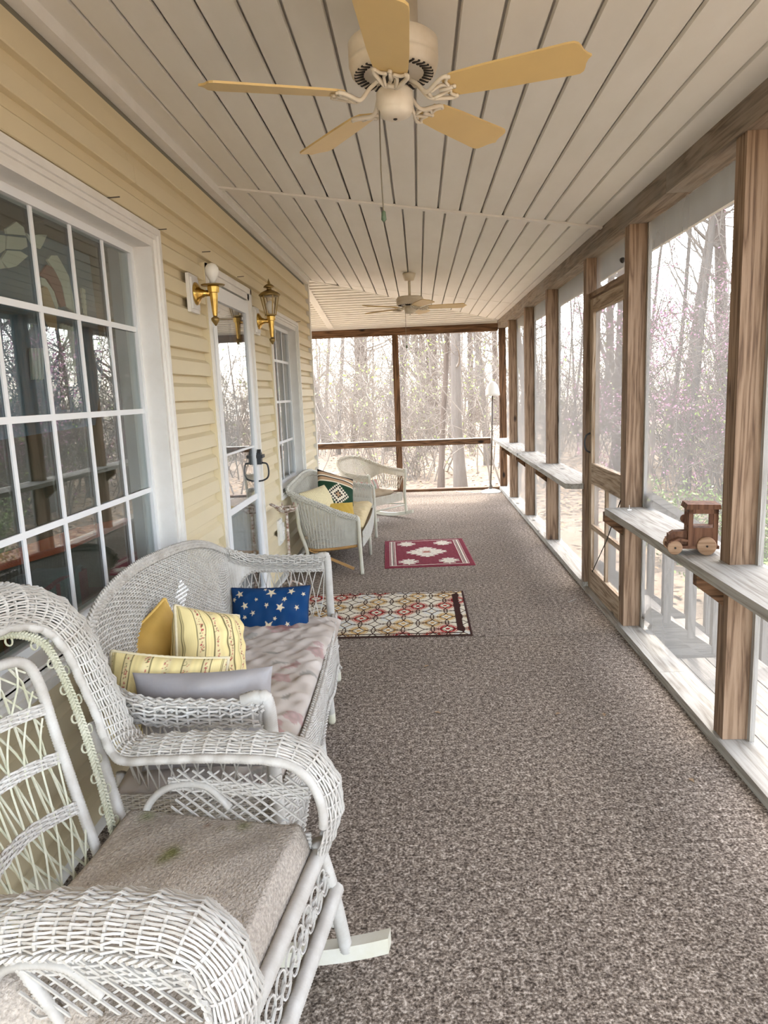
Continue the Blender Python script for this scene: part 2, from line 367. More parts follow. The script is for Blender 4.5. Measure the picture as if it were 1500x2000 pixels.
M['bark'] = plain('bark_gray', (.115,.092,.074), .9, (.20,.17,.14), 5., .7, bscale=14., bstr=.8, stretch=(1,1,.25), bdist=.03, spec=.1)
M['bark2'] = plain('bark_brown', (.085,.058,.042), .9, (.16,.12,.092), 5., .7, bscale=14., bstr=.8, stretch=(1,1,.25), bdist=.03, spec=.1)
M['twig'] = plain('twig', (.15,.12,.092), .9, (.25,.21,.17), 4., .6, spec=.1)
M['leafgreen'] = plain('spring_leaf', (.30,.42,.08), .7, (.42,.50,.14), 3., .6)
M['leafdeep'] = plain('shrub_leaf', (.12,.20,.045), .6, (.25,.33,.08), 3., .6)
M['blossom'] = plain('pink_blossom', (.55,.22,.34), .8, (.62,.34,.42), 3., .6)
M['litter'] = plain('leaf_litter', (.15,.112,.08), .95, (.28,.222,.165), 2.3, .55, bscale=9., bstr=1., bdist=.05, spec=.05)
M['deadleaf'] = plain('dead_leaf', (.20,.12,.065), .9, (.40,.29,.18), 1., .7, spec=.1)
M['fascia'] = plain('fascia_board', (.80,.74,.64), .6, (.72,.66,.56), 5., .5)
M['roof'] = plain('roof_shingle', (.10,.095,.09), .9, (.16,.15,.14), 12., .6)
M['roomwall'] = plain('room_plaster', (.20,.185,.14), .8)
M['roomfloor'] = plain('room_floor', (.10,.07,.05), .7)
M['teal'] = plain('teal_throw', (.05,.085,.085), .95, (.12,.17,.165), 60., .8, stretch=(1,1,.08))
M['sofared'] = plain('sofa_red', (.22,.03,.03), .9)
M['bluemetal'] = plain('blue_gray_metal', (.25,.29,.40), .6)
M['string'] = plain('dark_string', (.03,.025,.02), .9)
M['plastic'] = plain('white_plastic', (.78,.76,.70), .4)
# ---------------------------------------------------------------- structure
XL, XP = -1.17, 1.20
def zc(x): return 2.745-.112*(x-XL)
def s1(x): return 4.42+(x-XL)*.158
def s2(x): return 8.10+(x-XL)*.28
HY0, HSL = 7.96, 2.79/2.37
def hip(x): return HY0+(x-XL)*HSL
def st(name): return empty(name, kind='structure')

# floor: two carpet pieces meeting at a seam
fl = st('floor')
MB().box((-1.19,-1.0,-.014),(1.185,4.217,0)).build('carpet_piece', M['carpet'], fl)
MB().prism([(-1.19,4.227),(1.185,4.227),(1.185,10.76),(-4,10.76),(-4,7.97),(-1.19,7.97)], 2, -.014, 0).build('carpet_piece', M['carpet'], fl)
MB().box((-4,-1.0,-.22),(1.33,10.87,-.016)).build('deck_frame', M['dark'], fl)

# ceiling
ce = st('ceiling')
NB = 18; pw = (1.215-XL)/NB
def strip(x0, x1, ya, yb, zf=zc, th=.012):
    """beadboard strip running along Y; ya, yb functions of x"""
    g = .008; a, b = x0+g, x1-g
    V = []
    for f in (ya, yb):
        for x, dz in ((a,.0),(b,.0),(b+.004,th),(a-.004,th)): V.append((x, f(x), zf(x)+dz))
    return MB().add(V, [(0,1,2,3),(7,6,5,4),(0,4,5,1),(1,5,6,2),(2,6,7,3),(3,7,4,0)])
for i in range(NB):
    x0, x1 = XL+i*pw, XL+(i+1)*pw; d = .045
    strip(x0, x1, lambda x: -1.0, lambda x: s1(x)-.022).build('ceiling_board', M['ceil'], ce)
    sh = lambda x: x  # next runs are set half a board over
    o = pw*.35
    a, b = x0+o, min(x1+o, 1.215)
    if b-a > .03: strip(a, b, lambda x: s1(x)+.022, lambda x: min(s2(x)-.01, hip(x)-.02)).build('ceiling_board', M['ceil'], ce)
    if i == 0: strip(XL, XL+o, lambda x: s1(x)+.022, lambda x: min(s2(x)-.01, hip(x)-.02)).build('ceiling_board', M['ceil'], ce)
    if hip(a) > s2(a)+.05 and b-a > .03: strip(a, b, lambda x: s2(x)+.004, lambda x: hip(x)-.02).build('ceiling_board', M['ceil'], ce)
def zc2(y): return 2.745-(y-HY0)*.0965
NB2 = 21; pw2 = (10.76-HY0)/NB2
for i in range(NB2):
    y0, y1 = HY0+i*pw2, HY0+(i+1)*pw2; g = .011
    hx = lambda y: XL+(y-HY0)/HSL-.012
    V = []
    for k in (0, 1):
        for y, dz in ((y0+g,-.011),(y1-g,0),(y1-g+.004,.012),(y0+g-.004,.012)): V.append(((-4. if k == 0 else hx(y)), y, zc2(y)+dz))
    MB().add(V, [(3,2,1,0),(4,5,6,7),(1,5,4,0),(2,6,5,1),(3,7,6,2),(0,4,7,3)]).build('ceiling_board', M['ceil'], ce)
mb = MB(); p = lambda x: np.array([x, s1(x), zc(x)-.004]); mb.bar(p(XL), p(1.2), .045, .014); mb.build('seam_strip', M['ceil'], ce)
mb = MB(); p = lambda x: np.array([x, hip(x), zc(x)+.0]); mb.bar(p(XL), p(1.19), .035, .012); mb.build('hip_strip', M['ceil'], ce)
mb = MB(); mb.bar((-1.235,HY0+.02,zc2(HY0)-.008),(-1.255,10.75,zc2(10.75)-.008),.085,.014); mb.build('batten', M['ceil'], ce)
mb = MB(); e = .022
mb.add([(XL-.1,-1.0,zc(XL-.1)+e),(1.3,-1.0,zc(1.3)+e),(1.3,10.9,zc(1.3)+e),(XL-.1,10.9,zc(XL-.1)+e+.1)], [(0,1,2,3)])
mb.add([(-4,HY0-.05,2.79),(-.9,HY0-.05,2.79),(1.3,10.9,2.52),(-4,10.9,2.52)], [(0,1,2,3)]); mb.build('backing', M['ceil'], ce)
ro = st('roof')
MB().prism([(-1.6,3.02),(1.66,2.635),(1.66,2.675),(-1.6,3.06)], 1, -2.6, 11.25).build('roof_slab', M['roof'], ro)
MB().box((-4.2,7.5,3.0),(-1.5,11.25,3.05)).build('roof_slab', M['roof'], ro)
MB().box((1.62,-2.6,2.392),(1.645,11.25,2.64)).build('fascia_board', M['fascia'], ro)
MB().box((-4.2,11.2,2.42),(1.62,11.225,2.64)).build('fascia_board', M['fascia'], ro)

# house wall: lapped vinyl boards around the openings
wl = st('wall_left')
OP = [(1.50,3.325,.655,2.262), (4.03,5.09,0,2.245), (5.73,7.05,.665,2.20)]     # casing outsides: y0,y1,z0,z1
HOLE = [(1.555,3.262,.715,2.196), (4.12,5.0,0,2.16), (5.79,6.985,.725,2.135)]
ys = [-1.0]
for (a, b, c, d) in HOLE:
    MB().box((-1.31,ys[-1],-.02),(-1.192,a,2.9)).build('sheathing', M['roomwall'], wl)
    MB().box((-1.31,a,d),(-1.192,b,2.9)).build('sheathing', M['roomwall'], wl)
    if c > 0: MB().box((-1.31,a,-.02),(-1.192,b,c)).build('sheathing', M['roomwall'], wl)
    ys.append(b)
MB().box((-1.31,ys[-1],-.02),(-1.192,7.95,2.9)).build('sheathing', M['roomwall'], wl)
PT = .13
def board(z0, y0, y1, za=None, zb=None):
    za = z0 if za is None else za; zb = z0+PT if zb is None else zb
    prof = [(z0,-1.160),(z0+.003,-1.156),(z0+.070,-1.161),(z0+.090,-1.184),(z0+PT,-1.188)]
    zs = [za]+[z for z, x in prof if za < z < zb]+[zb]; f = lambda z: np.interp(z, [q[0] for q in prof], [q[1] for q in prof])
    pts = [(-1.1915, za)]+[(f(z), z) for z in zs]+[(-1.1915, zb)]
    mb = MB(); mb.prism([(x, z) for x, z in pts], 1, y0, y1)
    return mb.build('siding_board', M['siding'], wl)
random.seed(5)
for k in range(-11, 10):
    z0 = 1.5+k*PT
    if z0+PT > 2.78: continue
    z1 = min(z0+PT, 2.70)
    cuts = [-1.0, 7.93]
    segs = [(-1.0, 7.93, max(z0, .0), z1)]
    for (a, b, c, d) in OP:
        a, b = a-.015, b+.015; ns = []
        for (y0, y1, za, zb) in segs:
            if y1 <= a or y0 >= b or zb <= c or za >= d: ns.append((y0, y1, za, zb)); continue
            if y0 < a: ns.append((y0, a, za, zb))
            if y1 > b: ns.append((b, y1, za, zb))
            if za < c: ns.append((a, b, za, c))
            if zb > d: ns.append((a, b, d, zb))
        segs = ns
    for (y0, y1, za, zb) in segs:
        if zb-za < .004: continue
        if y1-y0 > 2.6:
            n = int((y1-y0)/2.4); js = [y0]+[y0+(y1-y0)*(i+1)/(n+1)+random.uniform(-.35,.35) for i in range(n)]+[y1]
            for i in range(n+1): board(z0, js[i]+(.0012 if i else 0), js[i+1]-(.0012 if i < n else 0), za, zb)
        else: board(z0, y0, y1, za, zb)
for (a, b, c, d) in OP:
    for y_ in (a-.014, b+.001): MB().box((-1.191,y_,max(c,0)),(-1.151,y_+.013,d)).build('j_channel', M['siding'], wl)
MB().box((-1.215,7.925,-.02),(-1.150,7.99,2.735)).build('corner_trim', M['trim'], wl)
MB().box((-1.190,-1.0,2.692),(-1.140,7.96,2.752)).build('top_trim', M['trim'], wl)
MB().box((-1.19,-1.0,.0),(-1.176,4.03,.05)).build('base_strip', M['trim'], wl)
MB().box((-1.19,5.09,.0),(-1.150,7.93,.035)).build('base_strip', M['trim'], wl)
for y, z, dy in ((2.82,2.275,.03),(3.33,2.268,.04),(4.02,2.30,.06),(4.78,2.285,.05),(7.02,2.21,.06)):
    MB().bar((-1.165,y,z),(-1.115,y+dy*.3,z+.004),.004,.004).build('nail', M['nail'], wl)
MB().box((-4,7.87,-.02),(-1.19,7.95,2.9)).build('wall_end', M['siding'], None, kind='structure')

def window(name, y0, y1, cols, rows, XG, o, h):
    r = st(name)
    a, b, c, d = o
    def frame(nm, x0, x1, ya, yb, za, zb, w, mat=M['trim'], wb=None):
        wb = wb or w; m_ = MB(); m_.box((x0,ya,zb-w),(x1,yb,zb)); m_.box((x0,ya,za),(x1,yb,za+wb)); m_.box((x0,ya,za+wb),(x1,ya+w,zb-w)); m_.box((x0,yb-w,za+wb),(x1,yb,zb-w)); return m_.build(nm, mat, r)
    frame('casing', -1.195, -1.140, a, b, c, d, .028)
    frame('casing', -1.195, -1.150, a+.028, b-.028, c+.028, d-.028, .018)
    frame('casing', -1.195, -1.160, a+.046, b-.046, c+.046, d-.046, .020)
    frame('jamb', -1.31, -1.16, h[0], h[1], h[2], h[3], .014)
    z0, z1 = rows[0], rows[-1]
    frame('sash', XG-.025, XG+.018, h[0]+.014, h[1]-.014, h[2]+.014, h[3]-.014, .030, M['doorwhite'])
    MB().box((XG-.004,y0-.015,z0-.01),(XG+.002,y1+.015,z1+.01)).build('pane', M['glass'], r)
    for i in range(1, cols):
        y = y0+(y1-y0)*i/cols; MB().box((XG+.003,y-.010,z0),(XG+.009,y+.010,z1)).build('muntin', M['doorwhite'], r)
    for z in rows[1:-1]:
        MB().box((XG+.003,y0,z-.011),(XG+.0095,y1,z+.011)).build('muntin', M['doorwhite'], r)
    return r
w1 = window('window_1', 1.60, 3.222, 6, [.76,1.102,1.463,1.824,2.155], -1.262, OP[0], HOLE[0])
w2 = window('window_2', 5.835, 6.942, 4, [.77,1.10,1.46,1.82,2.092], -1.250, OP[2], HOLE[2])

# storm door in the house wall
d1 = st('door_1')
a, b, c, d = OP[1]
m_ = MB(); m_.box((-1.195,a,0),(-1.140,a+.03,d)); m_.box((-1.195,b-.03,0),(-1.140,b,d)); m_.box((-1.195,a,d-.035),(-1.140,b,d)); m_.build('casing', M['trim'], d1)
m_ = MB(); m_.box((-1.195,a+.03,0),(-1.152,a+.075,d-.035)); m_.box((-1.195,b-.075,0),(-1.152,b-.03,d-.035)); m_.box((-1.195,a+.03,d-.075),(-1.152,b-.03,d-.035)); m_.build('jamb', M['trim'], d1)
y0, y1, zt = a+.082, b-.082, d-.09
m_ = MB(); m_.box((-1.180,y0,.02),(-1.150,y0+.075,zt)); m_.box((-1.180,y1-.075,.02),(-1.150,y1,zt)); m_.box((-1.180,y0+.075,zt-.085),(-1.150,y1-.075,zt)); m_.box((-1.180,y0+.075,.02),(-1.150,y1-.075,.16))
m_.build('frame', M['doorwhite'], d1)
MB().box((-1.172,y0+.07,1.165),(-1.156,y1-.07,1.178)).build('glass_bar', M['doorwhite'], d1)  # thin white bar modelled in place of the shelf reflection in the glass
MB().box((-1.172,y0+.07,.80),(-1.158,y1-.07,.84)).build('glass_bar', M['doorwhite'], d1)  # broader white bar across the lower glass
MB().box((-1.168,y0+.07,.15),(-1.162,y1-.07,zt-.08)).build('pane', M['stormglass'], d1)
for z in (.45,1.28,1.95): MB().box((-1.152,a+.072,z-.045),(-1.143,a+.088,z+.045)).build('hinge', M['doorwhite'], d1)
hd = MB(); hd.box((-1.150,y1-.058,1.04),(-1.120,y1-.010,1.12)); hd.prism([(y1-.055,1.12),(y1-.012,1.12),(y1-.034,1.145)], 0, -1.148, -1.122); hd.box((-1.150,y1-.070,1.085),(-1.105,y1+.005,1.108)); hd.build('latch', M['black'], d1)
hd = MB(); hd.tube(spline([(-1.118,y1-.034,1.05),(-1.085,y1-.034,1.04),(-1.075,y1-.034,.99),(-1.085,y1-.034,.945),(-1.118,y1-.034,.925),(-1.15,y1-.034,.92)], 24), .006, 8); hd.build('handle', M['black'], d1, True)
m_ = MB(); m_.box((-1.275,y0,.02),(-1.245,y0+.13,zt)); m_.box((-1.275,y1-.13,.02),(-1.245,y1,zt)); m_.box((-1.275,y0+.13,zt-.13),(-1.245,y1-.13,zt)); m_.box((-1.275,y0+.13,.02),(-1.245,y1-.13,.26)); m_.build('inner_door', M['doorwhite'], d1)
MB().box((-1.272,y0+.13,.26),(-1.262,y1-.13,zt-.13)).build('inner_blind', plain('blind_gray', (.62,.64,.64), .7, (.52,.55,.54), 3., .6), d1)

# room behind the windows
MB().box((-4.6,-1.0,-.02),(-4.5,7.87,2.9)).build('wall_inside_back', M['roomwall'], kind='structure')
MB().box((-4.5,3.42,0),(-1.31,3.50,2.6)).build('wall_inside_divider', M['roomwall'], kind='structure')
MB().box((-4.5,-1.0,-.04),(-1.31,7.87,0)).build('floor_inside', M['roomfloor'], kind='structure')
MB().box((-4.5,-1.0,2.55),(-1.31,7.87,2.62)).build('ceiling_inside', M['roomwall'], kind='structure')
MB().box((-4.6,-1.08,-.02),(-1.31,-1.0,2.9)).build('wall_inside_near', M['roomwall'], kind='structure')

# right wall: posts, beam, shelf, sill, screens
wr = st('wall_right')
PY = [-1.0,-.08,1.355,2.785,4.22,5.25,6.79,8.17,9.59,10.755]
for k, y in enumerate(PY):
    mat_ = M['dark_z'] if k == 9 else M['post_z']
    mb = MB(); mb.box((0,0,.046),(.10,.09,2.372)); o = mb.build('post', mat_, wr); o.location = (XP,y,0)
    for s_ in (0, 1):
        if k == 9: continue
        yy = y+(.09 if s_ else -.022)
        if (k == 4 and s_) or (k == 5 and not s_): continue
        MB().box((XP+.098,yy,.046),(XP+.118,yy+.022,2.372)).build('batten', M['gray_z'], wr)
MB().box((1.188,-1.0,2.372),(1.31,3.6,2.487)).build('beam', M['beam_y'], wr)
MB().box((1.188,3.603,2.372),(1.31,10.87,2.487)).build('beam', M['beam_y'], wr)
for a, b in ((-1.0,.6),(.603,3.50),(3.503,4.30),(5.24,7.9),(7.903,10.87)):
    MB().box((1.182,a,0.0),(1.335,b,.045)).build('sill_board', M['gray_y'], wr)
MB().box((1.182,4.30,0.0),(1.335,5.24,.012)).build('threshold', M['gray_y'], wr)
def shelf(y0, y1, c0, c1):
    P = [(1.335,y0),(1.335,y1)]+([(1.135,y1),(1.075,y1-.06)] if c1 else [(1.075,y1)])+([(1.075,y0+.05),(1.115,y0)] if c0 else [(1.075,y0)])
    MB().prism(P, 2, .742, .781).build('shelf_board', M['gray_y'], wr)
shelf(-.9, 4.20, False, False); shelf(5.30, 10.6, True, False)
for y in PY[:-1]:
    if y == 5.25: continue
    MB().prism([(1.092,.742),(1.092,.685),(1.2,.600),(1.2,.742)], 1, y+.045, y+.083).build('shelf_bracket', M['dark_x'], wr)
def scr(x0, y0, z0, x1, y1, z1, par, nm='screen'):
    """single sheet of insect screen between two corners on a vertical plane"""
    MB().add([(x0,y0,z0),(x1,y1,z0),(x1,y1,z1),(x0,y0,z1)], [(0,1,2,3)]).build(nm, M['screen'], par)
bays = list(zip(PY[:-1], PY[1:]))
for k, (a, b) in enumerate(bays):
    if k == 4: continue
    scr(1.302,a+.085,.045,1.302,b+.005,.742,wr); scr(1.302,a+.085,.781,1.302,b+.005,2.375,wr)
MB().box((1.225,4.31,2.10),(1.275,5.25,2.135)).build('door_header', M['post_y'], wr)
scr(1.27,4.31,2.135,1.27,5.25,2.375,wr)

# far wall
wb = st('wall_back')
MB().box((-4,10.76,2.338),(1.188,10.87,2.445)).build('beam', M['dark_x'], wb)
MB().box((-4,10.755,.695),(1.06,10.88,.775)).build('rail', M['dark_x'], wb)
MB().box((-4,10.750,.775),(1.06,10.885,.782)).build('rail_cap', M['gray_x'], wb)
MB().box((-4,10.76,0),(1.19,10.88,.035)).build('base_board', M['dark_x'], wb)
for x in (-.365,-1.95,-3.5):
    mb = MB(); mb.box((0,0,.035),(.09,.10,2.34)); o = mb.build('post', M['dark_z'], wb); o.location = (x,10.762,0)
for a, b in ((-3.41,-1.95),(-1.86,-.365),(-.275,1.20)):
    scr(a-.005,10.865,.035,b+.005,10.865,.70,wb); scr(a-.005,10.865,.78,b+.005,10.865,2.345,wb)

# screen door
d2 = st('door_2')
dy0, dy1, dx0, dx1 = 4.335, 5.245, 1.225, 1.262
def db(nm, y0, y1, z0, z1, ax='z', x0=dx0, x1=dx1): return MB().box((x0,y0,z0),(x1,y1,z1)).build(nm, M['door_'+ax], d2)
db('stile', dy0, dy0+.085, .015, 2.085); db('stile', dy1-.085, dy1, .015, 2.085)
db('rail', dy0+.085, dy1-.085, 2.00, 2.085, 'y'); db('rail', dy0+.085, dy1-.085, .80, .945, 'y'); db('rail', dy0+.085, dy1-.085, .015, .17, 'y')
ym = (dy0+dy1)/2
db('muntin', ym-.02, ym+.02, .17, .80, 'z', dx0+.006, dx1-.006); db('muntin', dy0+.085, dy1-.085, .465, .500, 'y', dx0+.004, dx1-.008)
scr(1.247,dy0+.08,.16,1.247,dy1-.08,.81,d2); scr(1.247,dy0+.08,.93,1.247,dy1-.08,2.01,d2)
for z in (.22,.86,1.93):
    h_ = MB(); h_.box((1.206,4.318,z-.045),(1.226,4.352,z+.045)); h_.lathe([(.007,-.05),(.007,.05)], (1.210,4.333,z), 8); h_.build('hinge', M['hinge'], d2)
h_ = MB(); h_.tube(spline([(1.224,5.205,1.02),(1.195,5.205,1.04),(1.185,5.205,1.09),(1.195,5.205,1.14),(1.224,5.205,1.16)], 20), .006, 8); h_.build('pull_handle', M['black'], d2, True)
h_ = MB(); h_.tube([(1.222,4.40,.79),(1.220,4.70,.48),(1.222,5.10,.16)], .0035, 6); h_.build('tension_rod', M['string'], d2)

# deck, steps and rails outside
dk = st('deck_outside')
for k in range(4):
    x0 = 1.34+k*.145; MB().box((x0,-1.5,-.14),(x0+.139,4.05,-.10)).build('deck_board', M['rail_y'], dk)
MB().box((1.34,-1.5,-.75),(1.92,4.05,-.15)).build('deck_skirt', M['rail_y'], dk)
for k in range(4):
    MB().box((1.36+k*.29,4.28,-.06-.19*k-.04),(1.36+k*.29+.30,5.22,-.06-.19*k)).build('stair_tread', M['rail_y'], dk)
def stair_rail(y, label):
    r = empty('stair_railing', (1.32,y,-.1), label=label, cat='railing', group=None)
    x1 = 1.35; n = 1.25; sl_ = .69
    MB().bar((0,0,.96),(n,0,.96-sl_*n),.09,.04).build('handrail', M['rail_x'], r)
    MB().bar((0,0,.90),(n,0,.90-sl_*n),.04,.07).build('top_rail', M['rail_x'], r)
    MB().bar((0,0,.245),(n,0,.245-sl_*n),.04,.085).build('bottom_rail', M['rail_x'], r)
    MB().bar((-.02,0,.10),(n,0,.10-sl_*n),.045,.20).build('stringer', M['rail_x'], r)
    for i in range(8):
        x = .09+i*.145; mb = MB(); mb.box((x,-.022,.25-sl_*x),(x+.045,.022,.93-sl_*x)); mb.build('baluster', M['rail_z'], r)
    mb = MB(); mb.box((n,-.045,-.70),(n+.09,.045,.90-sl_*n+.10)); mb.build('newel_post', M['rail_z'], r)
    return r
stair_rail(4.16, 'weathered stair railing running down beside the screen door, nearer the toy car')
stair_rail(5.36, 'weathered stair railing on the far side of the steps outside the screen door')
# ---------------------------------------------------------------- woods outside
GZ = -.72
def gz(x, y): return GZ+.10*np.sin(x*.21+1)*np.cos(y*.17)+.05*np.sin(x*.9+y*.7)
gx = np.concatenate([np.linspace(-45,-6,24), np.linspace(-5,14,40), np.linspace(15,70,30)]); gy = np.concatenate([np.linspace(-30,-2,14), np.linspace(-1,30,60), np.linspace(32,90,24)])
X, Y = np.meshgrid(gx, gy, indexing='ij'); g_ = MB().grid(np.stack([X, Y, gz(X, Y)], -1)).build('ground', M['litter'], kind='structure', smooth=True)
# loose leaves (nobody could count them)
R_ = np.random.default_rng(11); n = 16000
lx = np.concatenate([R_.uniform(-7,7,n//2), 1.9+R_.gamma(2.,3.2,n//2)]); ly = np.concatenate([11+R_.gamma(2.,4.,n//2), R_.uniform(0,20,n//2)])
sz = R_.uniform(.03,.075,n); an = R_.uniform(0,6.28,n); tl = R_.uniform(-.7,.7,n)
u = np.stack([np.cos(an), np.sin(an), tl*.6], -1)*sz[:, None]; v = np.stack([-np.sin(an), np.cos(an), tl[::-1]*.5], -1)*sz[:, None]*.6
c_ = np.stack([lx, ly, gz(lx, ly)+.03+R_.uniform(0,.03,n)], -1)
V = np.stack([c_-u, c_-v*.9, c_+u, c_+v*.9], 1).reshape(-1, 3)
tag(MB().add(V, np.arange(4*n).reshape(-1, 4)).build('fallen_leaves', M['deadleaf']), 'brown fallen leaves scattered over the woodland ground', 'leaves', kind='stuff')

def limb(g, p0, d0, L, r0, r1, n, wob, up=.0):
    P = [np.asarray(p0, float)]; d = nrm(d0)
    for i in range(n):
        d = nrm(d+g.normal(0, wob, 3)+np.array([0,0,up])); P.append(P[-1]+d*L/n)
    return np.array(P), np.linspace(r0, r1, n+1)
def make_tree(seed, H, r, nb, b0=.10, lean=0., fine=1.6):
    g = np.random.default_rng(seed); tm, bm = MB(), MB()
    P, rr = limb(g, (0,0,-.4), (lean,g.normal(0,.02),1), H, r, r*.28, 14, .035, .02); rr[0] *= 1.5; rr[1] *= 1.1
    tm.tubes(P, frames(P), rr[None], 8)
    for k in range(nb):
        t = b0+(1-b0)*g.random()**.9; i = min(int(t*14), 13); p = P[i]+(P[i+1]-P[i])*(t*14-i); rb = max(.010, rr[i]*g.uniform(.16,.4)); a = g.uniform(0,6.28)
        L = g.uniform(.8,2.6)*(1.25-t*.6)*H/14
        B, br = limb(g, p, (math.cos(a),math.sin(a),g.uniform(.1,.9)), L, rb, .006, 6, .16, .05); bm.tubes(B, frames(B), br[None], 4)
        for q in range(int(4*fine)):
            j = g.integers(1, 6); b = g.normal(0, 1, 3); b[2] = abs(b[2])*.6
            C, cr = limb(g, B[j], nrm(b)+nrm(B[j+1]-B[j]), L*g.uniform(.3,.6), max(.006, br[j]*.5), .004, 4, .22, .05); bm.tubes(C, frames(C), cr[None], 4)
            for z in range(int(2*fine)):
                j2 = g.integers(1, 4); e = g.normal(0, 1, 3); D, dr = limb(g, C[j2], e+nrm(C[j2+1]-C[j2])*1.2, L*g.uniform(.15,.35), .005, .003, 3, .25); bm.tubes(D, frames(D), dr[None], 4)
    return tm, bm
TV = []
for k, (H, r, nb, ln) in enumerate([(17,.19,36,.0),(16,.13,34,.05),(15,.10,36,-.04),(18,.24,36,.02),(13,.075,40,.10),(12,.055,36,-.12)]):
    tm, bm = make_tree(40+k, H, r, nb, lean=ln)
    e = empty('tree', (0,-300,0)); t = tm.build('trunk', M['bark'] if k % 2 == 0 else M['bark2'], e, True); b = bm.build('crown', M['twig'], e); TV.append((e, t.data, b.data, r))
    for o in (t, b, e): bpy.data.objects.remove(o)
def put_tree(k, x, y, rot, sc, label='bare gray-brown tree standing among the woods around the porch', group='bare trees in the woods', tilt=(0,0)):
    _, tm, bm, r = TV[k]; e = empty('tree', (x,y,float(gz(x,y))), label=label, cat='tree', group=group); e.rotation_euler = (tilt[0],tilt[1],rot); e.scale = (sc[0],sc[0],sc[1])
    inst('trunk', tm, None, (0,0,0), e); inst('crown', bm, None, (0,0,0), e)['kind'] = 'stuff'
def px_tree(px, py, wpx, k, label, tiltx=0., rot=0.):
    """tree whose foot shows at a pixel on the ground, with the trunk width it has there"""
    p = at(px, py, 2, GZ); D = np.linalg.norm(p-CAM); rad = wpx*D/FPX/2; s = rad/TV[k][3]
    put_tree(k, p[0], p[1], rot, (s, max(.8, min(1.3, s))), label, None, (0, tiltx))
px_tree(900, 955, 23, 0, 'thick straight pale trunk right of centre behind the far screen', -.03, .5)
px_tree(861, 950, 12, 1, 'slim trunk leaning left in the middle of the far screen', -.13, 2.)
px_tree(718, 868, 17, 3, 'dark brown trunk left of the far middle post, behind the leaning one', -.02, 1.2)
px_tree(692, 866, 10, 1, 'thin dark trunk left of the dark brown one in the far screen', -.09, 3.)
px_tree(641, 868, 16, 2, 'trunk nearest the house corner in the far screen', 0., .3)
px_tree(757, 880, 13, 2, 'trunk just left of the far middle post', -.02, 4.)
px_tree(922, 875, 13, 3, 'mossy trunk right of the thick pale trunk in the far screen', 0., 2.4)
px_tree(955, 900, 15, 0, 'trunk behind the floor lamp shade', .01, 5.)
px_tree(800, 872, 6, 5, 'very thin sapling trunk just right of the far middle post', .03, 1.)
px_tree(880, 866, 6, 4, 'thin curved trunk beside the thick pale trunk', -.1, 1.)
px_tree(1338, 958, 15, 0, 'gray trunk seen between the near post and the screen door post', -.01, 2.)
px_tree(1296, 925, 9, 2, 'slender trunk just right of the screen door hinge post', .0, 3.)
px_tree(1480, 960, 14, 2, 'trunk at the right edge beyond the near post', .0, 1.)
R_ = np.random.default_rng(23); cnt = 0; pts = []
def ok(x, y, dmin): return all((x-a)**2+(y-b)**2 > dmin*dmin for a, b in pts)
tries = 0
while cnt < 150 and tries < 6000:
    tries += 1
    if cnt % 5 < 2: x, y = R_.uniform(-16,14), 20+R_.gamma(2.,13.)
    else: x, y = 5.+R_.gamma(2.,8.), R_.uniform(-8,34)
    if y > 75 or x > 55 or not ok(x, y, 1.1): continue
    pts.append((x, y)); cnt += 1; k = int(R_.integers(0,6)); s = R_.uniform(.7,1.15)
    put_tree(k, x, y, R_.uniform(0,6.28), (s, R_.uniform(.85,1.15)), tilt=(R_.normal(0,.03), R_.normal(0,.03)))

# saplings and vines: thin multi-stemmed brush
def make_brush(seed, ns, H, leaf=None):
    g = np.random.default_rng(seed); bm = MB(); tips = []
    for s in range(ns):
        a = g.uniform(0,6.28); P, rr = limb(g, (g.normal(0,.15),g.normal(0,.15),-.2), (math.cos(a)*.35,math.sin(a)*.35,1), H*g.uniform(.6,1.1), .013, .003, 9, .14, .05); bm.tubes(P, frames(P), rr[None], 4)
        for q in range(9):
            j = g.integers(2, 9); B, br = limb(g, P[j], g.normal(0,1,3)*np.array([1,1,.5])+np.array([0,0,.4]), H*g.uniform(.12,.4), .006, .0025, 5, .2, .03); bm.tubes(B, frames(B), br[None], 4); tips.append(B)
            for z in range(3):
                C, cr = limb(g, B[g.integers(1,5)], g.normal(0,1,3), H*g.uniform(.06,.18), .004, .002, 3, .25); bm.tubes(C, frames(C), cr[None], 4); tips.append(C)
    lm = None
    if leaf:
        c = np.vstack([t[1:] for t in tips]); c = c[g.integers(0, len(c), leaf[0])]+g.normal(0,.05,(leaf[0],3)); s = leaf[1]*g.uniform(.6,1.3,(leaf[0],1))
        u = nrm(g.normal(0,1,(leaf[0],3))); v = nrm(np.cross(u, g.normal(0,1,(leaf[0],3)))); lm = MB().add(np.stack([c-u*s, c-v*s*.5, c+u*s, c+v*s*.5],1).reshape(-1,3), np.arange(4*leaf[0]).reshape(-1,4))
    return bm, lm
BV = []
for k, (ns, H, lf, mt) in enumerate([(7,3.2,None,None),(5,4.2,None,None),(9,2.2,None,None),(5,3.6,(240,.030),'leafgreen'),(8,1.5,(2200,.032),'leafdeep'),(6,3.4,(2400,.024),'blossom')]):
    bm, lm = make_brush(70+k, ns, H, lf); o = bm.build('stems', M['twig']); l = lm.build('leaves', M[mt]) if lm else None
    BV.append((o.data, l.data if l else None)); bpy.data.objects.remove(o)
    if l: bpy.data.objects.remove(l)
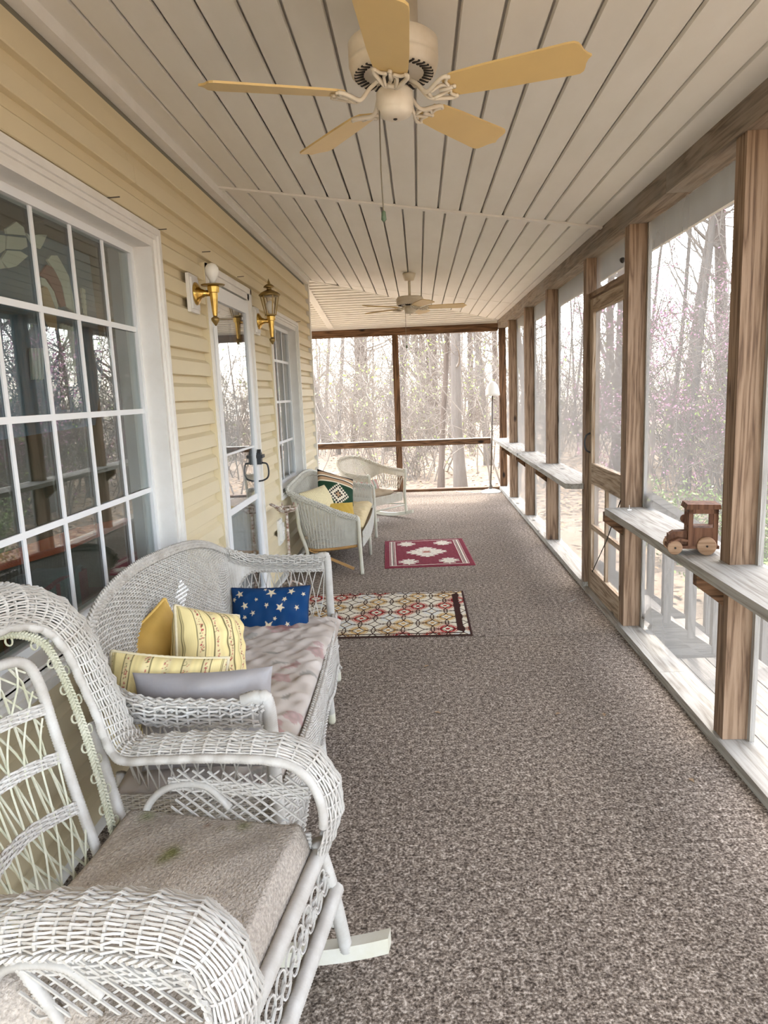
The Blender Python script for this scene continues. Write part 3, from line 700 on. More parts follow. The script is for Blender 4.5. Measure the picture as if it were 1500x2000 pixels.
BL = [('sapling','leafless twiggy sapling growing in the woods','sapling','leafless saplings'), ('sapling','leafless twiggy sapling growing in the woods','sapling','leafless saplings'), ('sapling','leafless twiggy sapling growing in the woods','sapling','leafless saplings'),
      ('sapling','young sapling with sparse pale green spring leaves','sapling','saplings in spring leaf'), ('shrub','dense green leafy shrub near the porch steps','shrub','green shrubs by the steps'), ('redbud','small wild tree covered in pink blossom','tree','pink blossoming trees')]
def put_brush(k, x, y, rot, s):
    nm, lb, ct, gp = BL[k]; e = empty(nm, (x,y,float(gz(x,y))), rot, lb, ct, gp); e.scale = (s,s,s); inst('stems', BV[k][0], None, (0,0,0), e)['kind'] = 'stuff'
    if BV[k][1]:
        l = inst('leaves', BV[k][1], None, (0,0,0), e); l['kind'] = 'stuff'
for i in range(235):
    k = int(R_.choice([0,1,2,3], p=[.36,.34,.24,.06]))
    if i % 2: x, y = R_.uniform(-8,8), 15.5+R_.gamma(2.2,8.)
    else: x, y = 5.6+R_.gamma(2.2,5.), R_.uniform(-1,26)
    put_brush(k, min(x, 40.), min(y, 58.), R_.uniform(0,6.28), R_.uniform(.8,1.7))
for x, y, s in ((2.75,5.9,.8),(3.2,5.2,.8),(3.0,6.7,.85),(3.7,6.1,.9),(3.5,7.4,.95),(3.1,8.6,.8),(4.1,4.4,.8),(3.6,3.4,.6)): put_brush(4, x, y, x*7, s)
for i in range(44): put_brush(int(R_.choice([0,1,2])), R_.uniform(5.2,9.5), R_.uniform(3.5,17), R_.uniform(0,6.28), R_.uniform(1.0,1.6))
for x, y, s in ((5.9,14.5,1.3),(6.9,15.6,1.4),(5.6,18.,1.5),(8.6,20.,1.6),(7.4,12.6,1.3)): put_brush(5, x, y, x*3, s)
for x, y, s in ((1.2,19.,1.5),(.2,22.,1.6),(6.3,16.,1.3),(5.2,13.2,1.1),(7.2,17.5,1.4)): put_brush(3, x, y, x*5, s)
# small A-frame stand far off by the house corner
af = at(637, 864, 2, GZ); r = empty('a_frame_stand', (af[0],af[1],GZ), .3, 'small bluish metal A-frame stand among the far trees by the house corner', 'stand')
for sx in (-1, 1):
    mb = MB()
    mb.tube([(sx*.42,-.3,0),(0,-.3,1.25)], .035, 6); mb.build('leg', M['bluemetal'], r)
    mb = MB(); mb.tube([(sx*.42,.6,0),(0,.6,1.25)], .035, 6); mb.build('leg', M['bluemetal'], r)
mb = MB(); mb.tube([(0,-.35,1.25),(0,.65,1.25)], .035, 6); mb.build('top_bar', M['bluemetal'], r)
# ---------------------------------------------------------------- ceiling fans
def blade_mesh():
    """outline of a fan blade along +x from .17 to .60, bracket-shaped tip"""
    up = [(.165,.036),(.20,.052),(.30,.060),(.45,.066),(.54,.070),(.562,.069),(.574,.060),(.580,.045),(.584,.028),(.592,.012),(.603,.0)]
    P = up+[(x,-y) for x, y in up[-2::-1]]; mb = MB(); mb.prism(P, 2, -.003, .003); return mb
def fan(name, loc, phase, label, rod, pitch=.20, chain=.28, bs=1.):
    r = empty(name, loc, 0, label, 'ceiling fan')     # origin: blade plane centre
    top = zc(loc[0])-loc[2]
    if rod:
        mb = MB(); mb.lathe([(.018,top-.075),(.045,top-.07),(.062,top-.02),(.064,top-.002)], sides=20); mb.build('canopy', M['fanwhite'], r, True)
        mb = MB(); mb.lathe([(.013,.09),(.013,top-.06)], sides=12); mb.build('downrod', M['fanwhite'], r, True)
        h0, h1 = .022, .105
    else: h0, h1 = .055, top-.002
    mb = MB(); mb.lathe([(.030,h0+.012),(.095,h0+.004),(.112,h0),(.124,h0+.006),(.131,h0+.028),(.131,h0+.036),(.127,h0+.040),(.131,h0+.044),(.131,h1-.025 if rod else h0+.085),(.118,h1-.005 if rod else h0+.095),(.06 if rod else .075,h1 if rod else h0+.102),(.05 if rod else .075,h1+.001)], sides=40); mb.build('motor_housing', M['fanwhite'], r, True)
    sm = None
    for k in range(36):
        a = k*2*PI/36
        mb = MB(); mb.bar((.088,0,h0+.0035),(.116,0,h0+.0005),.007,.004)
        if sm is None: o = mb.build('vent_slot', M['slot'], r); sm = o.data; o.rotation_euler = (0,0,a)
        else: inst('vent_slot', sm, None, (0,0,0), r, a)
    mb = MB(); mb.lathe([(.028,.0),(.040,.01),(.045,h0+.014),(.03,h0+.02)], sides=24); mb.build('hub', M['slot'], r, True)
    mb = MB(); mb.lathe([(.006,-.062),(.030,-.060),(.047,-.052),(.052,-.040),(.050,-.034),(.054,-.030),(.054,.008),(.046,.018),(.02,.020)], sides=28); mb.build('switch_housing', M['fanwhite'], r, True)
    MB().lathe([(.002,-.066),(.006,-.064),(.006,-.060)], sides=10).build('cap_screw', M['slot'], r)
    bm = im = None
    for k in range(5):
        a = phase+k*2*PI/5
        if bm is None:
            b = blade_mesh().build('blade', M['blade'], r); bm = b.data
            mb = MB()
            for s in (-1, 1):
                mb.tube(spline([(.045,s*.004,h0*.75),(.080,s*.007,h0*.30),(.112,s*.014,-.016),(.150,s*.038,-.012),(.178,s*.052,-.007),(.192,s*.046,-.007)], 20), .0065, 6)
                mb.tube(spline([(.128,s*.016,-.020),(.160,s*.020,-.009),(.182,s*.010,-.008),(.178,s*.028,-.008),(.190,s*.046,-.007)], 16), .005, 6)
                mb.lathe([(.0,-.012),(.0065,-.011),(.0065,-.004)], (.192,s*.046,0), 8)
            mb.tube([(.118,-.014,-.016),(.118,.014,-.016)], .006, 6); mb.tube([(.15,0,-.012),(.192,0,-.007)], .006, 6); mb.lathe([(.0,-.012),(.007,-.011),(.007,-.004)], (.196,0,0), 8)
            i = mb.build('blade_iron', M['fanwhite'], b, True); im = i.data
        else:
            b = inst('blade', bm, None, (0,0,0), r); inst('blade_iron', im, None, (0,0,0), b)
        b.scale = (bs,bs,1); b.rotation_euler = Matrix(Matrix.Rotation(a, 3, 'Z')@Matrix.Rotation(pitch, 3, 'X')).to_euler()
    mb = MB(); mb.tube([(-.045,-.02,-.04),(-.047,-.02,-.085-chain*.5),(-.044,-.02,-.085-chain)], .0022, 5); pc = mb.build('pull_chain', M['chain'], r)
    z = -.085-chain
    MB().lathe([(.002,z+.004),(.006,z),(.008,z-.022),(.003,z-.028)], (-.044,-.02,0), 10).build('fob', M['fob'], pc, True)
    return r
fan('ceiling_fan', (-.043,2.267,2.36), math.radians(-19.6), 'large cream ceiling fan with yellowed blades hanging nearest overhead', False, -.22, .24, .93)
fan('ceiling_fan', (-.055,7.07,2.30), math.radians(1.5), 'cream ceiling fan on a short downrod at the far end of the porch', True, -.20, .27, .9)

# ---------------------------------------------------------------- wall lamps
def sconce(name, y, z, label, lantern):
    r = empty(name, (XL+.012,y,z), 0, label, 'wall lamp')
    mb = MB(); mb.box((.0,-.075,-.095),(.018,.075,.095)); mb.box((.018,-.058,-.078),(.026,.058,.078)); mb.build('mounting_block', M['trim'], r)
    mb = MB(); mb.lathe([(.0,.026),(.058,.026),(.056,.034),(.045,.042),(.025,.055),(.016,.075),(.015,.105)], (0,0,0), 28, 0); mb.build('backplate', M['brass'], r, True)
    mb = MB(); mb.lathe([(.004,-.165),(.010,-.155),(.020,-.140),(.022,-.128),(.010,-.118),(.011,-.11)], (.118,0,0), 16); mb.build('finial', M['oldbrass'], r, True)
    mb = MB(); mb.lathe([(.012,-.115),(.020,-.03),(.022,.0),(.030,.002),(.032,.03),(.029,.036),(.010,.038)], (.118,0,0), 8); mb.build('stem', M['brass'], r)
    if not lantern:
        mb = MB(); mb.lathe([(.012,.036),(.058,.036),(.062,.041),(.012,.044)], (.118,0,0), 28); mb.build('drip_plate', M['oldbrass'], r, True)
        mb = MB(); mb.lathe([(.014,.042),(.016,.062),(.030,.085),(.036,.105),(.034,.125),(.022,.142),(.004,.148)], (.118,0,0), 24); mb.build('bulb', M['bulb'], r, True)
    else:
        n = 6; z0, z1, r0, r1 = .042, .175, .038, .068
        mb = MB(); mb.lathe([(.012,.036),(.042,.037),(.042,.045),(.012,.046)], (.118,0,0), 6); mb.build('base_ring', M['oldbrass'], r)
        for k in range(n):
            a = k*2*PI/n; b = a+2*PI/n; c0 = [np.array([.118+rr*math.cos(t), rr*math.sin(t), zz]) for rr, t, zz in ((r0,a,z0),(r0,b,z0),(r1,b,z1),(r1,a,z1))]
            MB().add(c0, [(0,1,2,3)]).build('pane', M['lampglass'], r)
            MB().bar(c0[0], c0[3], .006, .006).build('frame_bar', M['oldbrass'], r)
        mb = MB(); mb.lathe([(.060,.168),(.076,.172),(.078,.180),(.060,.196),(.034,.208),(.018,.214),(.018,.228),(.040,.230),(.036,.240),(.018,.252),(.007,.258),(.010,.266),(.004,.280),(.001,.292)], (.118,0,0), 24); mb.build('roof_cap', M['oldbrass'], r, True)
        mb = MB(); mb.lathe([(.012,.044),(.014,.062),(.026,.085),(.030,.102),(.027,.12),(.015,.135),(.003,.14)], (.118,0,0), 20); mb.build('bulb', M['bulb'], r, True)
    return r
sconce('wall_lamp', 3.765, 2.045, 'brass wall lamp with a bare bulb and no glass, left of the storm door', False)
sconce('wall_lamp', 5.225, 2.045, 'brass wall lantern with glass panes and a pointed cap, right of the storm door', True)

# outlet cover
r = empty('outlet_cover', (XL+.012,5.60,.43), 0, 'white weatherproof outlet cover low on the siding beside the storm door', 'outlet')
mb = MB(); mb.box((0,-.075,-.10),(.016,.075,.10)); mb.build('plate', M['plastic'], r)
MB().box((.016,-.045,-.07),(.036,.045,.07)).build('cover_flap', M['plastic'], r)
MB().box((.036,-.018,.012),(.046,.018,.034)).build('latch_tab', M['plastic'], r)
MB().box((.036,-.014,-.03),(.043,.014,-.012)).build('latch_tab', M['plastic'], r)

# rusty white iron stand
r = empty('plant_stand', (-1.03,5.30,0), 0, 'rusty white iron stand with a looped top beside the loveseat', 'stand')
mb = MB(); mb.tube([(0,0,.0),(0,0,.66)], .011, 8); mb.build('pole', M['rust'], r, True)
mb = MB(); ring(mb, (0,0,.67), (0,0,1), .075, .008, 22, 6); ring(mb, (0,0,.655), (0,0,1), .05, .006, 18, 6)
for k in range(6):
    a = k*PI/3; mb.tube(spline([(.0,0,.64),(.05*math.cos(a),.05*math.sin(a),.645),(.085*math.cos(a),.085*math.sin(a),.675),(.09*math.cos(a),.09*math.sin(a),.70)], 10), .006, 6)
mb.build('ring_top', M['rust'], r, True)
mb = MB(); mb.tube(spline([(-.02,-.07,.67),(-.05,-.14,.70),(-.07,-.24,.735),(-.04,-.32,.75),(-.01,-.31,.735),(-.02,-.22,.715),(-.02,-.12,.69)], 30), .006, 6); mb.build('loop_handle', M['rust'], r, True)
mb = MB()
for k in range(3):
    a = k*2*PI/3+.5; mb.tube(spline([(0,0,.10),(.08*math.cos(a),.08*math.sin(a),.06),(.13*math.cos(a),.13*math.sin(a),.008)], 10), .009, 6)
mb.build('foot', M['rust'], r, True)

# floor lamp
r = empty('floor_lamp', (1.02,10.45,0), 0, 'slim dark floor lamp with a white bell shade in the far corner', 'lamp')
MB().lathe([(.03,.055),(.05,.048),(.09,.040),(.135,.022),(.145,.012),(.145,.0)][::-1], sides=32).build('base', M['shade'], r, True)
MB().lathe([(.026,.040),(.030,.075),(.022,.10),(.012,.125),(.012,.13)], sides=16).build('base_stem', M['bronze'], r, True)
mb = MB(); mb.tube([(0,0,.12),(.025,0,.75),(.045,0,1.44)], .011, 10); mb.build('pole', M['bronze'], r, True)
MB().lathe([(.105,1.405),(.102,1.44),(.092,1.50),(.072,1.555),(.045,1.59),(.018,1.608),(.004,1.61)], (.045,0,0), 28).build('shade', M['shade'], r, True)
mb = MB(); mb.tube(spline([(-.14,-.02,.008),(-.22,-.05,.006),(-.30,.02,.006),(-.42,.10,.006),(-.5,.2,.006)], 24), .004, 6); mb.build('cord', M['plastic'], r)

# toy car on the shelf (faces -x)
r = empty('toy_car', (1.175,3.02,.781), math.radians(-9), 'carved dark wooden toy car standing on the porch shelf', 'toy')
W_ = .045; r.scale = (1.05,1.05,1.08)
def cab(nm, P): 
    return P
mb = MB()   # cab: floor pan, four corner pillars, door panels, so the windows are real openings
mb.box((-.055,-W_,.030),(.055,W_,.105))
for x0, x1 in ((-.055,-.038),(.038,.055)):
    for y0, y1 in ((-W_,-W_+.012),(W_-.012,W_)): mb.box((x0,y0,.105),(x1,y1,.178))
mb.box((-.005,-W_,.105),(.006,-W_+.010,.178)) if False else None
mb.box((-.055,-W_,.160),(.055,W_,.178)); mb.box((-.055,-.006,.105),(-.044,.006,.165))
mb.build('cab', M['toy'], r)
MB().prism([(-.068,.178),(.064,.178),(.060,.196),(-.062,.198)], 1, -W_-.008, W_+.008).build('roof', M['toy'], r)
mb = MB(); mb.box((-.125,-.022,.030),(-.055,.022,.075)); mb.prism([(-.120,.075),(-.055,.075),(-.055,.088),(-.105,.086)], 1, -.020, .020); mb.build('hood', M['toy'], r)
MB().box((-.130,-W_,.022),(.062,W_,.034)).build('chassis', M['toy'], r)
def wheel(x, y, R): 
    mb = MB(); mb.lathe([(.0,-.009),(R*.9,-.009),(R,-.006),(R,.006),(R*.9,.009),(.0,.009)], (x,y,R), 28, 1); o = mb.build('wheel', M['toywheel'], r, True)
    MB().lathe([(.0,-.012),(.004,-.012),(.004,.012),(.0,.012)], (x,y,R), 10, 1).build('axle_pin', M['slot'], o)
for s in (-1, 1): wheel(.012, s*(W_+.011), .036); wheel(-.105, s*(W_+.004), .028)
for s in (-1, 1): MB().prism([(-.128,.050),(-.090,.066),(-.058,.060),(-.058,.052),(-.09,.056),(-.122,.044)], 1, s*.024, s*(W_+.012)).build('fender', M['toy'], r)
mb = MB(); mb.lathe([(.0,-.005),(.017,-.005),(.017,.005),(.0,.005)], (-.052,W_+.006,.125), 18, 1); mb.build('spare_wheel', M['toy'], r, True)
# small white clip on the shelf, nest over the door, debris
r = MB(); r.box((-.012,-.006,0),(.012,.006,.006)); r.tube([(0,0,.006),(.0,0,.03)], .0015, 5)
o = r.build('hook_clip', M['plastic']); o.location = (1.19,4.10,.781); tag(o, 'tiny white clip with wire prongs on the shelf by the door post', 'clip')
o = MB().lathe([(.002,-.018),(.012,-.012),(.018,0),(.014,.012),(.003,.016)], (0,0,0), 10).build('wasp_nest', M['slot'], smooth=True); o.location = (1.262,4.58,2.24); tag(o, 'small dark wasp nest stuck to the screen above the door', 'nest')
g = np.random.default_rng(3)
for k, (px, py, nm) in enumerate([(833,1302,0),(1180,1397,0),(1350,1525,0),(1090,1395,0),(1120,1175,1),(855,1393,0)]):
    p = at(px, py, 2, 0.0); a = g.uniform(0,6.28)
    if nm: mb = MB(); mb.bar((-.05,0,.004),(.05,.02,.006),.006,.003); o = mb.build('wood_splinter', M['gray_x']); lb, ct = 'pale wood splinter on the carpet by the screen door sill', 'splinter'
    else:
        mb = MB(); mb.add([(-.016,0,.003),(0,-.008,.007),(.018,0,.004),(0,.009,.008)], [(0,1,2,3)]); mb.add([(-.016,0,.002),(0,-.008,.005),(.018,0,.002),(0,.009,.006)], [(3,2,1,0)])
        o = mb.build('dead_leaf', M['deadleaf']); lb, ct = ['small dry leaf crumb just below the runner rug','small dry leaf crumb nearest the right hand sill','pale dry leaf crumb on the carpet below the near post','small dry leaf crumb out on the open carpet to the right','','small dark leaf crumb lowest of those on the open carpet'][k], 'leaf'
    o.location = (p[0],p[1],.0); o.rotation_euler = (0,0,a); tag(o, lb, ct, 'leaf crumbs on the carpet' if not nm else None)

# ---------------------------------------------------------------- inside the near window: leaded glass picture and sofa
sg = empty('leaded_glass_panel', (-1.345,2.40,1.5), 0, 'hanging leaded glass picture with white, red and blue pieces inside the near window', 'glass panel')
def piece(poly, c, nm='glass_piece', dx=0.):
    P = [at(x, y, 0, -1.345)[1:]-np.array([2.40,1.5]) for x, y in poly]; key = 'lead_'+str(c)
    if key not in M: M[key] = plain('leaded_glass', c, .25, tuple(x*.8 for x in c), 6., .5, spec=.5)
    MB().prism(P, 0, -.004+dx, .004+dx).build(nm, M[key], sg)
BK = (.06,.13,.20); piece([(-250,420),(90,460),(178,500),(205,720),(190,830),(-250,900)], (.045,.12,.20), 'back_glass', -.012)
WH = (.70,.70,.62)
for q in ([(10,447),(30,433),(44,444),(48,460),(12,457)], [(12,461),(49,465),(52,482),(40,488),(10,486)], [(50,455),(58,462),(74,458),(90,459),(82,478),(76,487),(66,482),(56,466)], [(12,489),(38,491),(53,500),(30,520),(14,524),(0,508)], [(-40,455),(8,460),(8,488),(-10,500),(-40,490)], [(-60,500),(-5,498),(8,524),(-40,530)]): piece(q, WH)
piece([(91,508),(98,499),(110,499),(118,512),(133,540),(143,590),(146,612),(128,600),(120,560),(106,530)], WH)
piece([(76,537),(90,517),(102,523),(117,552),(127,598),(118,600),(106,572),(92,546)], (.26,.05,.04))
piece([(78,542),(86,544),(104,570),(112,598),(110,606),(104,594),(90,562),(79,556)], WH)
piece([(80,562),(88,557),(96,572),(105,600),(108,618),(110,645),(98,640),(92,632),(84,606)], (.62,.40,.22))
for k in range(6): piece([(158+k*1.5,562+k*10),(165+k*.8,566+k*10),(165+k*.8,574+k*10),(158+k*1.5,572+k*10)], WH, 'feather_piece')
for k in range(4): piece([(118+k*6,632+k*2),(123+k*6,632+k*2),(134+k*5,745),(130+k*5,748)], (.50,.52,.48), 'feather_piece')
for k in range(4): piece([(58+k*7,680),(62+k*7,680),(66+k*6,740),(62+k*6,742)], (.50,.52,.50), 'feather_piece')
piece([(118,640),(128,700),(135,800),(122,800),(116,700)], (.05,.04,.03))
piece([(-250,1150),(20,1075),(150,1030),(250,1010),(245,1025),(130,1075),(-250,1190)], (.36,.06,.02), 'border_glass')
sf = empty('sofa', (-1.75,2.35,0), 0, 'sofa under a dark teal fringed throw inside the near window', 'sofa')
MB().box((-.75,-1.0,.12),(.0,.85,.42)).build('seat', M['sofared'], sf); MB().box((-.02,-1.0,.12),(.16,.85,.74)).build('backrest', M['sofared'], sf)
for y in (-1.18,.85): MB().box((-.75,y,.12),(.16,y+.18,.60)).build('arm', M['sofared'], sf)
for x in (-.70,.10):
    for y in (-1.1,.95): MB().box((x,y-.03,0),(x+.06,y+.03,.12)).build('leg', M['roomfloor'], sf)
U, V_ = np.meshgrid(np.linspace(-.75,.8,60), np.linspace(0,1,20), indexing='ij')
th = MB(); th.grid(np.stack([.17+.012*np.sin(U*30)+0*V_, U, .76-.42*V_+.02*np.sin(U*9)*(V_<.1)], -1)); th.grid(np.stack([.17-.22*V_, U, .762+.006*np.sin(U*25+V_*5)], -1))
for k in range(90):
    y = -.75+1.55*k/89; th.tube([(.172+.01*math.sin(y*30),y,.35),(.175,y+.01,.26)], .003, 4)
th.build('throw', M['teal'], sf, True)
# ---------------------------------------------------------------- wicker
def curve(P, n=400):
    X = spline(P, n); t = np.linspace(0, 1, n)
    return lambda u: np.stack([np.interp(u, t, X[:, k]) for k in range(3)], -1)
def shell(rim, base, vl=None, bulge=0., axis=(0,0,0)):
    R_c, B_c = curve(rim), curve(base)
    def f(u, v):
        u = np.clip(u, 0, 1)
        if vl is not None: v = vl(u)+(1-vl(u))*v
        return B_c(u)*(1-v[..., None])+R_c(u)*v[..., None]
    return f
def smooth01(x): x = np.clip(x, 0, 1); return x*x*(3-2*x)

# ---- near settee -------------------------------------------------
se = empty('wicker_settee', (-.72,2.65,0), 0, 'white wicker settee with a curved woven back under the near window', 'settee')
O = np.array([-.72,2.65,0])
rim = np.array([(-.44,1.785,.675),(-.62,1.78,.68),(-.78,1.785,.69),(-.90,1.83,.73),(-.975,1.92,.82),(-1.0,2.08,.895),(-1.01,2.35,.925),(-1.01,2.65,.915),(-1.005,2.95,.885),(-1.0,3.2,.83),(-.975,3.38,.76),(-.88,3.48,.70),(-.72,3.50,.685),(-.58,3.50,.683),(-.50,3.50,.683)])-O
base = np.array([(-.48,1.85,.39),(-.62,1.85,.39),(-.76,1.855,.39),(-.84,1.88,.39),(-.89,1.95,.39),(-.92,2.1,.39),(-.94,2.35,.39),(-.94,2.65,.39),(-.94,2.95,.39),(-.93,3.18,.39),(-.90,3.34,.39),(-.83,3.42,.39),(-.72,3.44,.39),(-.60,3.45,.39),(-.52,3.45,.39)])-O
vl = lambda u: .82*(1-smooth01((np.minimum(u, 1-u)-.13)/.13))
Sf = shell(rim, base, vl)
mb = MB(); weave(mb, Sf, 118, 62, .0028, .0027, .0032, 0., .97, .001); mb.build('woven_back', M['wicker'], se)['kind'] = 'stuff'
mb = MB(); braid(mb, rim, .013, .0058, .060); braid(mb, rim+np.array([0,0,.012]), .010, .0055, .048); mb.build('braided_rim', M['wicker'], se)
Sfull = shell(rim, base)
mb = MB()
for k in range(64):
    for s in (-1, 1):
        u0 = (k+.5)/64
        if .27 < u0 < .73: continue
        u1 = u0+s*.024; t = np.linspace(0, 1, 6); u = u0+(u1-u0)*t; v = t*(vl(np.array([np.clip(u1,0,1)]))[0]+.04)
        P = Sfull(u, v); mb.tubes(P, frames(P), .0026, 4)
mb.build('arm_lattice', M['wicker'], se)['kind'] = 'stuff'
uu = np.linspace(0, .24, 40); mb = MB(); braid(mb, Sfull(uu, vl(uu)), .008, .004, .05); uu = np.linspace(.76, 1, 40); braid(mb, Sfull(uu, vl(uu)), .008, .004, .05); mb.build('arm_border', M['wicker'], se)
Rc = curve(rim)
def armroll(u, v, a=0., b=.17):
    t = a+(b-a)*np.clip(u, 0, 1); P = Rc(t); e = 1e-3; T = nrm(Rc(t+e)-Rc(t-e)); up = np.array([0,0,1.]); side_ = nrm(np.cross(T, np.broadcast_to(up, T.shape))); ph = 2*PI*v; R2 = .027
    return P+np.array([0,0,-.012])+R2*(np.cos(ph)[..., None]*side_+1.25*np.sin(ph)[..., None]*up)
mb = MB(); weave(mb, lambda u, v: armroll(u, v, .005, .19), 17, 20, .004, .0036, .005, 0., 1., .012); weave(mb, lambda u, v: armroll(u, v, .80, .995), 17, 20, .004, .0036, .005, 0., 1., .012); mb.build('arm_roll', M['wicker'], se)['kind'] = 'stuff'
# knotted white diamonds worked into the weave of the back
mb = MB()
for cu, cv in ((.36,.42),(.55,.66),(.47,.60)):
    for i in range(-3, 4):
        for j in range(-3, 4):
            if abs(i)+abs(j) > 3: continue
            P = Sf(np.array([cu+i*.0085+j*.002, cu+i*.0085+j*.002+.006]), np.array([cv+j*.030, cv+j*.030+.01])); d_ = np.array([.006,0,.002])
            mb.tubes((np.linspace(P[0], P[1], 5)+d_*np.sin(np.linspace(0,PI,5))[:, None]), np.broadcast_to(np.array([0,0,1.]), (5,3)), .0045, 4)
mb.build('knot_pattern', plain('bright_wicker', (.84,.83,.80), .5), se)['kind'] = 'stuff'
def legs(par, P, r, mat, foot=True):
    for pts in P:
        mb = MB(); wrapped(mb, pts, r, .006, 10); l = mb.build('leg', mat, par, True)
        if foot:
            c = np.asarray(pts[-1], float); MB().lathe([(r*.8,-c[2]),(r*1.05,-c[2]+.012),(r*1.0,.0),(r*.9,.012)], c, 12).build('foot', M['rawwood'] if foot == 'raw' else M['paintwood'], l, True)
w = lambda *a: np.array(a)-O
legs(se, [[w(-.50,1.79,.695),w(-.455,1.79,.705),w(-.432,1.795,.67),w(-.43,1.81,.40),w(-.425,1.83,.045)],
          [w(-.545,3.50,.695),w(-.505,3.50,.70),w(-.488,3.502,.67),w(-.485,3.51,.40),w(-.478,3.57,.045)]], .021, M['wicker'])
legs(se, [[w(-.425,2.58,.30),w(-.42,2.57,.18),w(-.415,2.57,.045)], [w(-.45,3.02,.30),w(-.45,3.05,.18),w(-.448,3.08,.045)]], .018, M['wicker'])
legs(se, [[w(-.93,1.95,.40),w(-.96,1.92,.2),w(-.98,1.90,.045)], [w(-.93,3.38,.40),w(-.96,3.42,.2),w(-.98,3.46,.045)]], .018, M['wicker'])
for y in (1.79,3.50):
    q = w(-.502 if y < 2 else -.547, y, .695); MB().lathe([(.0,-.001),(.014,0),(.014,.004)], q, 14, 0).build('arm_end', M['slot'], se)
# seat frame, apron and skirt
mb = MB(); mb.prism([(-.94-O[0],1.90-O[1]),(-.45-O[0],1.86-O[1]),(-.46-O[0],3.46-O[1]),(-.94-O[0],3.40-O[1])], 2, .335, .365); mb.build('seat_board', M['seatwood'], se)
def apron(u, v):
    y = 1.83+(3.49-1.83)*u; zb = .255-.13*(np.abs(2*u-1))**2.2-.02*np.cos(6*PI*u); x = -.440+.025*np.sin(PI*u)-.05*(u-.5)*.9; z = zb+(.395-zb)*v
    return np.stack([x-O[0]+.012*(1-v), y-O[1]+0*v, z], -1)
mb = MB(); weave(mb, apron, 84, 20, .0028, .0034, .0030, .42, 1., .006); mb.build('front_apron', M['wicker'], se)['kind'] = 'stuff'
mb = MB()
for k in range(70):
    for s in (-1, 1):
        t = np.linspace(0, 1, 4); u = np.clip((k+.5)/70+s*.016*t, 0, 1); P = apron(u, .44*(1-t)); mb.tubes(P, frames(P), .003, 4)
mb.build('skirt_lattice', M['wicker'], se)['kind'] = 'stuff'
uu = np.linspace(0, 1, 120); mb = MB(); braid(mb, apron(uu, 0*uu), .010, .0045, .05); braid(mb, apron(uu, 0*uu+1.), .011, .005, .055); braid(mb, apron(uu, 0*uu+.42), .007, .0035, .05); mb.build('apron_braid', M['wicker'], se)
def side(u, v):
    x = -.92+.48*u; z = .30+.095*v; return np.stack([x-O[0], 1.845-O[1]+0*v-.004*np.sin(PI*u), z], -1)
mb = MB(); weave(mb, side, 26, 14, .0028, .0036, .0032, 0., 1., .01); mb.build('side_apron', M['wicker'], se)['kind'] = 'stuff'
mb = MB()
for k in range(14):
    for s in (-1, 1): mb.tube([np.array([-.92+.48*(k+.5)/14,1.845,.30])-O, np.array([-.92+.48*(k+.5)/14+s*.07,1.845,.14])-O], .003, 4)
braid(mb, np.array([(-.92,1.845,.14),(-.68,1.845,.17),(-.44,1.845,.13)])-O, .008, .004, .05); mb.build('side_skirt', M['wicker'], se)['kind'] = 'stuff'

# ---- near rocking chair (local: x forward, y to its left) ----------
rk = empty('wicker_rocking_chair', (-.5835,1.303,0), -.1304, 'white wicker rocking chair with rolled arms and open lattice back, nearest the camera', 'rocking chair')
half = [(.268,.255,.43,1,0,.15),(.288,.258,.52,1,0,.3),(.275,.256,.605,.8,0,.6),(.215,.255,.655,.3,0,1),(.05,.258,.655,0,0,1),(-.10,.268,.635,.1,0,1),(-.205,.285,.615,.35,0,.9),(-.275,.315,.645,.8,0,.5),(-.320,.338,.72,.95,0,.28),(-.350,.340,.80,.95,0,.28),(-.375,.325,.90,.95,0,.28),(-.400,.282,.985,.95,0,.28),(-.418,.20,1.035,.95,0,.28),(-.425,.10,1.052,.95,0,.28),(-.426,.0,1.055,.95,0,.28)]
full = [(a,-b,c,d,-e,f) for a, b, c, d, e, f in half]+[h for h in half[-2::-1]]
XS = spline(np.array(full), 600); tt = np.linspace(0, 1, 600); PATH = XS[:, :3]; AN = nrm(XS[:, 3:])
TN = nrm(np.gradient(PATH, axis=0)); AN = nrm(AN-TN*np.sum(AN*TN, 1)[:, None]); BN = np.cross(AN, TN)
def roll(u, v, RR=.052):
    u = np.clip(u, 0, 1); ip = lambda A: np.stack([np.interp(u, tt, A[:, k]) for k in range(3)], -1)
    ph = -1.15+2.75*v; e = np.minimum(u, 1-u); R2 = RR*(.62+.38*smooth01(e/.05)); R2 = R2*(1+.045*np.sin(u*100*PI))
    return ip(PATH)+(R2*np.cos(ph))[..., None]*ip(AN)+(R2*np.sin(ph))[..., None]*ip(BN)
mb = MB(); weave(mb, roll, 100, 24, .0034, .0027, .0034, 0., 1., .004); mb.build('woven_roll', M['wicker'], rk)['kind'] = 'stuff'
uu = np.linspace(.03, .97, 300); mb = MB(); wrapped(mb, roll(uu, 0*uu-.02), .012, .007, 8); mb.build('roll_pole', M['wicker'], rk, True)
uu = np.linspace(.02, .98, 300); mb = MB(); braid(mb, roll(uu, 0*uu+1.0), .007, .004, .045); mb.build('roll_braid', M['wicker'], rk)
rk.scale = (1,1.1,1)
